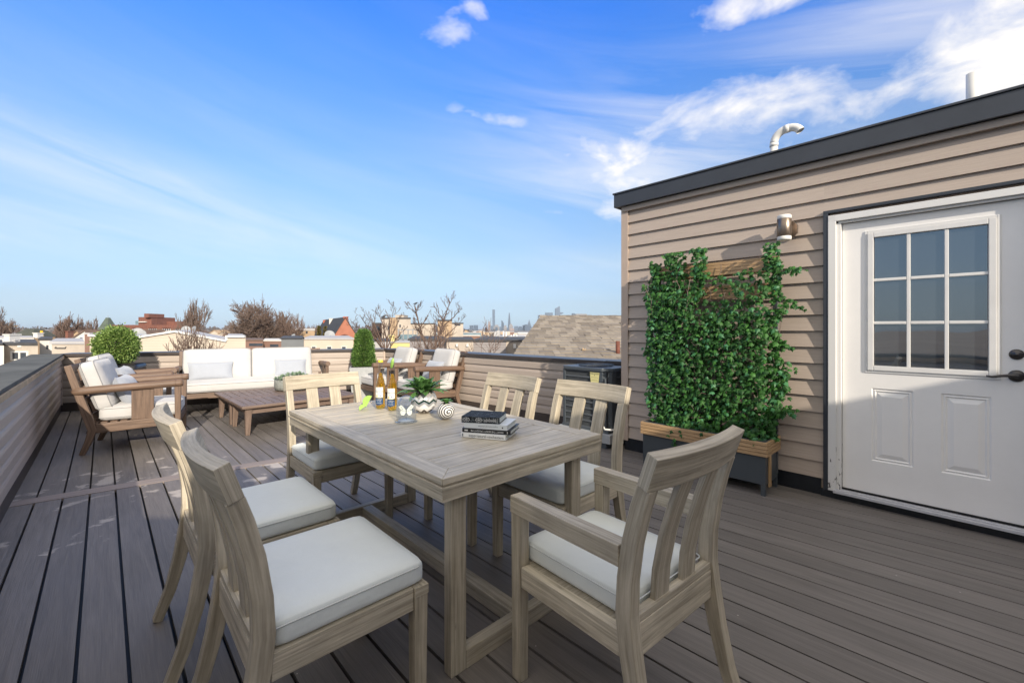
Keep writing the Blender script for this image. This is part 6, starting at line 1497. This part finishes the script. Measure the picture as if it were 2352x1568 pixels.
def limb_tree(label, Y, base, limbs, seed, r0=.030, twl=.5, ntw=5, rmin=.0055):
    """bare tree: main limbs follow the photograph's shape, small twigs are grown from them"""
    rd = random.Random(seed); B0 = far(base[0], base[1], Y); t = thing('bare_tree', label, 'tree', (B0.x, Y, GZ)); o = t.location; tr, tw = MB(), MB(); tips = []
    hb = B0.z-GZ; tr.tube([(0, 0, 0), (.1, .05, hb*.5), (0, 0, hb)], [.16, .10, .045], 7)
    def rnd3(k): return V(rd.uniform(-k, k), rd.uniform(-k, k), rd.uniform(-k, k))
    def twig(p, d, L, r, lv):
        n = 4; pp = [p]
        for i in range(n): d = (d+rnd3(.28)+V(0, 0, .10)).normalized(); p = p+d*(L/n); pp.append(p)
        tw.tube(pp, [max(rmin*.8, r*(1-.6*i/n)) for i in range(n+1)], 3, caps=False); tips.append(p)
        if lv < 2:
            for q in pp[1:4]:
                if rd.random() < .75: a = rnd3(1); nd = (d*.9+a.normalized()*.75+V(0, 0, .2)).normalized(); twig(q, nd, L*rd.uniform(.4, .65), r*.6, lv+1)
    for li, L in enumerate(limbs):
        k = rd.uniform(-.5, .5); P_ = []; n = len(L)
        for i, (px, py) in enumerate(L): q = far(px, py, Y+k*(1-i/(n-1)))-o; P_.append(q)
        P_ = P_[::-1]; pts = []
        for i in range(n-1):
            for j in range(3): f = j/3; pts.append(P_[i].lerp(P_[i+1], f)+rnd3(.012)*(1 if j else 0))
        pts.append(P_[-1]); m = len(pts); rs = [max(rmin, r0*(1-i/(m-1))**.8*(.75 if li else 1)) for i in range(m)]
        (tr if li == 0 else tw).tube(pts, rs, 5, caps=False); tips.append(pts[-1])
        for i in range(2, m-1):
            for _ in range(ntw if False else 1):
                if rd.random() < .8: d = (pts[i+1]-pts[i-1]).normalized(); a = rnd3(1).normalized(); twig(pts[i], (d*.8+a*.8+V(0, 0, .15)).normalized(), twl*rd.uniform(.4, 1)*(1-.4*i/m), rs[i]*.6, 0)
    tr.build('trunk', M_['bark2'], t); tw.build('crown', M_['bark2'], t); return t, tips
tA, tipsA = limb_tree('curly bare tree right behind the cone topiary with a bird in it', 13, (886, 812), [[(863, 705), (873, 728), (881, 748), (889, 783), (886, 812)], [(839, 713), (848, 730), (860, 744), (874, 778), (886, 812)], [(907, 705), (902, 722), (899, 740), (890, 775), (886, 812)], [(806, 737), (818, 750), (835, 762), (862, 780), (886, 812)],
    [(878, 727), (884, 745), (880, 770), (886, 812)], [(922, 722), (912, 745), (900, 770), (886, 812)], [(826, 722), (838, 742), (856, 765), (872, 790)], [(935, 752), (920, 765), (905, 785), (886, 812)], [(850, 735), (857, 755), (868, 775), (880, 800)]], 5)
tB, tipsB = limb_tree('sparse bare tree with a bird near its tip, left of the tallest bare tree', 14, (982, 812), [[(931, 692), (938, 704), (946, 711), (957, 719), (962, 744), (970, 770), (978, 796), (982, 812)], [(967, 695), (959, 705), (955, 719), (960, 735)], [(988, 713), (982, 725), (974, 739), (966, 752), (968, 765)], [(948, 738), (955, 752), (966, 768), (976, 790)], [(1000, 745), (990, 765), (984, 785), (982, 812)], [(954, 700), (955, 712)]], 6, .032, .45)
limb_tree('tallest sparse bare tree reaching above the beige apartment blocks', 14, (994, 812), [[(1043, 676), (1037, 690), (1031, 702), (1022, 726), (1011, 757), (1004, 781), (994, 812)], [(1001, 711), (1008, 720), (1015, 728), (1019, 738)], [(1058, 703), (1052, 716), (1044, 727), (1022, 745), (1011, 764)], [(1030, 682), (1033, 696)], [(998, 733), (1003, 748), (1008, 765), (1003, 785)], [(1062, 735), (1045, 752), (1025, 770), (1006, 795)], [(1020, 755), (1016, 775), (1002, 800)]], 7, .034, .5)
bare_tree('bare_bush_tree', 'reddish bare bush beyond the right parapet before the skyline', 1020, 1150, 741, 12, 6, 2, .05, mats=('bark2', 'twig2'), seed=52, upright=.4, split=.80, rmin=.006, wob=.25)
bare_tree('bare_bush_tree', 'reddish bare bush behind the rightmost lounge armchair', 950, 1040, 755, 12.4, 5, 3, .05, mats=('bark2', 'twig2'), seed=53, upright=.4, split=.80, rmin=.006, wob=.25)
for (lb, px, pt, wpx) in (('left small yellowish conifer before the dark roof of the red gabled house', 733, 749, 11), ('right small yellowish conifer before the dark roof of the red gabled house', 747, 750, 12)):
    P = far(px, pt, 44); t = thing('small_conifer', lb, 'tree', (P.x, 44, GZ), 0, 'two small conifers'); hgt = P.z-GZ; mb = MB(); rw = wpx/2*44/FP
    def cs(rd, hgt=hgt, rw=rw):
        z = rd.random(); a = rd.uniform(0, 6.28); r_ = rw*(1-z)**.8*(.5+.6*rd.random()); return V(r_*math.cos(a), r_*math.sin(a), hgt-3.2+3.2*z), V(math.cos(a), math.sin(a), .2)
    tuftball(mb, cs, 350, .16, random.Random(px), .1); mb.build('crown', leafmat('olive_needles', (.10, .085, .02), (.22, .17, .05)), t); mb = MB(); mb.tube([(0, 0, 0), (0, 0, hgt-1)], .12, 6); mb.build('trunk', M_['bark'], t)
def bird(label, t0, tips, px, py, Y):
    tg = far(px, py, Y)-t0.location; tip = min(tips, key=lambda q: ((q.x-tg.x)**2+(q.z-tg.z)**2)); p = t0.location+tip
    t = thing('bird', label, 'bird', p, .4); mb = MB()
    for (z, x, r) in (): pass
    path = [(-.115, 0, .045), (-.07, 0, .055), (-.02, 0, .065), (.03, 0, .08), (.06, 0, .10), (.085, 0, .118), (.11, 0, .118), (.135, 0, .112)]
    path = [V(*q)*.62 for q in path]; mb.tube(path, [.005, .013, .026, .030, .022, .017, .013, .002], 10); mb.sweep([(-.037, 0, .034), (-.093, 0, .012)], (0, 1, 0), [.013, .022], .005)
    for s in (-1, 1): mb.tube([(0, s*.008, .026), (0, s*.010, 0)], .002, 4)
    mb.build('bird_body', plain('dark_feathers', (.02, .02, .022), .6, .1), t)
bird('small dark bird perched on the curly bare tree behind the cone topiary', tA, tipsA, 878, 727, 13); bird('small dark bird perched near the top of the sparse bare tree', tB, tipsB, 954, 699, 14)

# ================================================================ far houses and trees
rd = random.Random(77)
marks = [(0, 'at far left'), (95, 'left of the green spire'), (250, 'behind the ball topiary'), (430, 'around the upright bare tree'), (525, 'behind the big spreading tree'), (690, 'near the red gabled house'), (825, 'behind the curly bare tree'), (1000, 'before the skyline')]
def where(px): return [m for a_, m in marks if px >= a_-25][-1] if px >= -25 else 'at far left'
cols = [('pale', 'white'), ('beige', 'beige'), ('brown brick', 'brick'), ('tan', 'tan'), ('grey', 'lgrey')]
for i in range(95):
    Y = 75+330*rd.random()**1.3; px = rd.uniform(-20, 1075); wpx = rd.uniform(5, 13)*110/Y+3; pt = HY+max(2.5, (H+1.2+rd.uniform(-.8, 4.5))*FP/Y*.62-4); cn, cmm = rd.choice(cols); rn, rmm = rd.choice([('dark', 'darkroof'), ('brown', 'brownroof'), ('grey', 'lgrey')])
    if rd.random() < .5: flat('%s %s flat roofed house far off %s' % (('tiny', 'small', 'low', 'wide', 'narrow')[i % 5], cn, where(px)), px, px+wpx*1.5, pt, Y, 10, cmm, rmm, cat='house', name='distant_house', cap=.3, group='distant houses')
    else: gable('%s %s house with a %s gabled roof far off %s' % (('tiny', 'small', 'low', 'wide', 'narrow')[i % 5], cn, rn, where(px)), px, px+wpx, pt+wpx*.22, pt, Y, 10, cmm, rmm, name='distant_house', group='distant houses')
tmpl = []
for k in range(4):
    t_, _ = bare_tree('distant_tree', 'x', 0, 30, 745, 120, 5, 3, .3, mats=('bark', ('twig', 'twig2')[k % 2]), seed=60+k, upright=0, split=.3, rmin=.045, group='distant bare trees'); tmpl.append(t_)
first = [True]*4
for i in range(34):
    Y = 95+260*rd.random(); px = rd.uniform(-10, 1085); k = rd.randrange(4); s = rd.uniform(.75, 1.1)
    if first[k]: o = tmpl[k]; first[k] = False
    else: o = copy_tree(tmpl[k])
    o.location = ((px-1176)*Y/FP, Y, GZ); o.rotation_euler = (0, 0, rd.uniform(0, 6)); o.scale = (s, s, s*.92)
    o['label'] = 'tiny %s bare tree far off %s' % (('grey', 'reddish')[k % 2], where(px)); o['category'] = 'tree'
# far wooded horizon
mb = MB(); n = 0
def hz(rd): x = rd.uniform(-700, -55); return V(x, rd.uniform(430, 620), GZ+3+rd.random()*(6+1.5*math.sin(x*.03)+1.2*math.sin(x*.11))), V(0, 0, 1)
tuftball(mb, hz, 2600, 3.0, random.Random(9), 3.0); tag(mb.build('far_woods', plain('far_winter_woods', (.13, .12, .12), .9, .2, .02)), kind='stuff')
# ================================================================ haze over the city
mb = MB(); mb.box(-2600, -60, GZ-1, 900, 2750, 150)
hz_ = mb.build('haze', None); hz_.data.materials.clear()
hm = bpy.data.materials.new('haze_air'); hm.use_nodes = True; ht_ = hm.node_tree; ht_.nodes.clear()
pv = ht_.nodes.new('ShaderNodeVolumePrincipled'); pv.inputs['Color'].default_value = (.92, .97, 1.0, 1); pv.inputs['Density'].default_value = .00012; pv.inputs['Anisotropy'].default_value = .2
ho = ht_.nodes.new('ShaderNodeOutputMaterial'); ht_.links.new(pv.outputs[0], ho.inputs['Volume']); hz_.data.materials.append(hm); tag(hz_, kind='stuff')
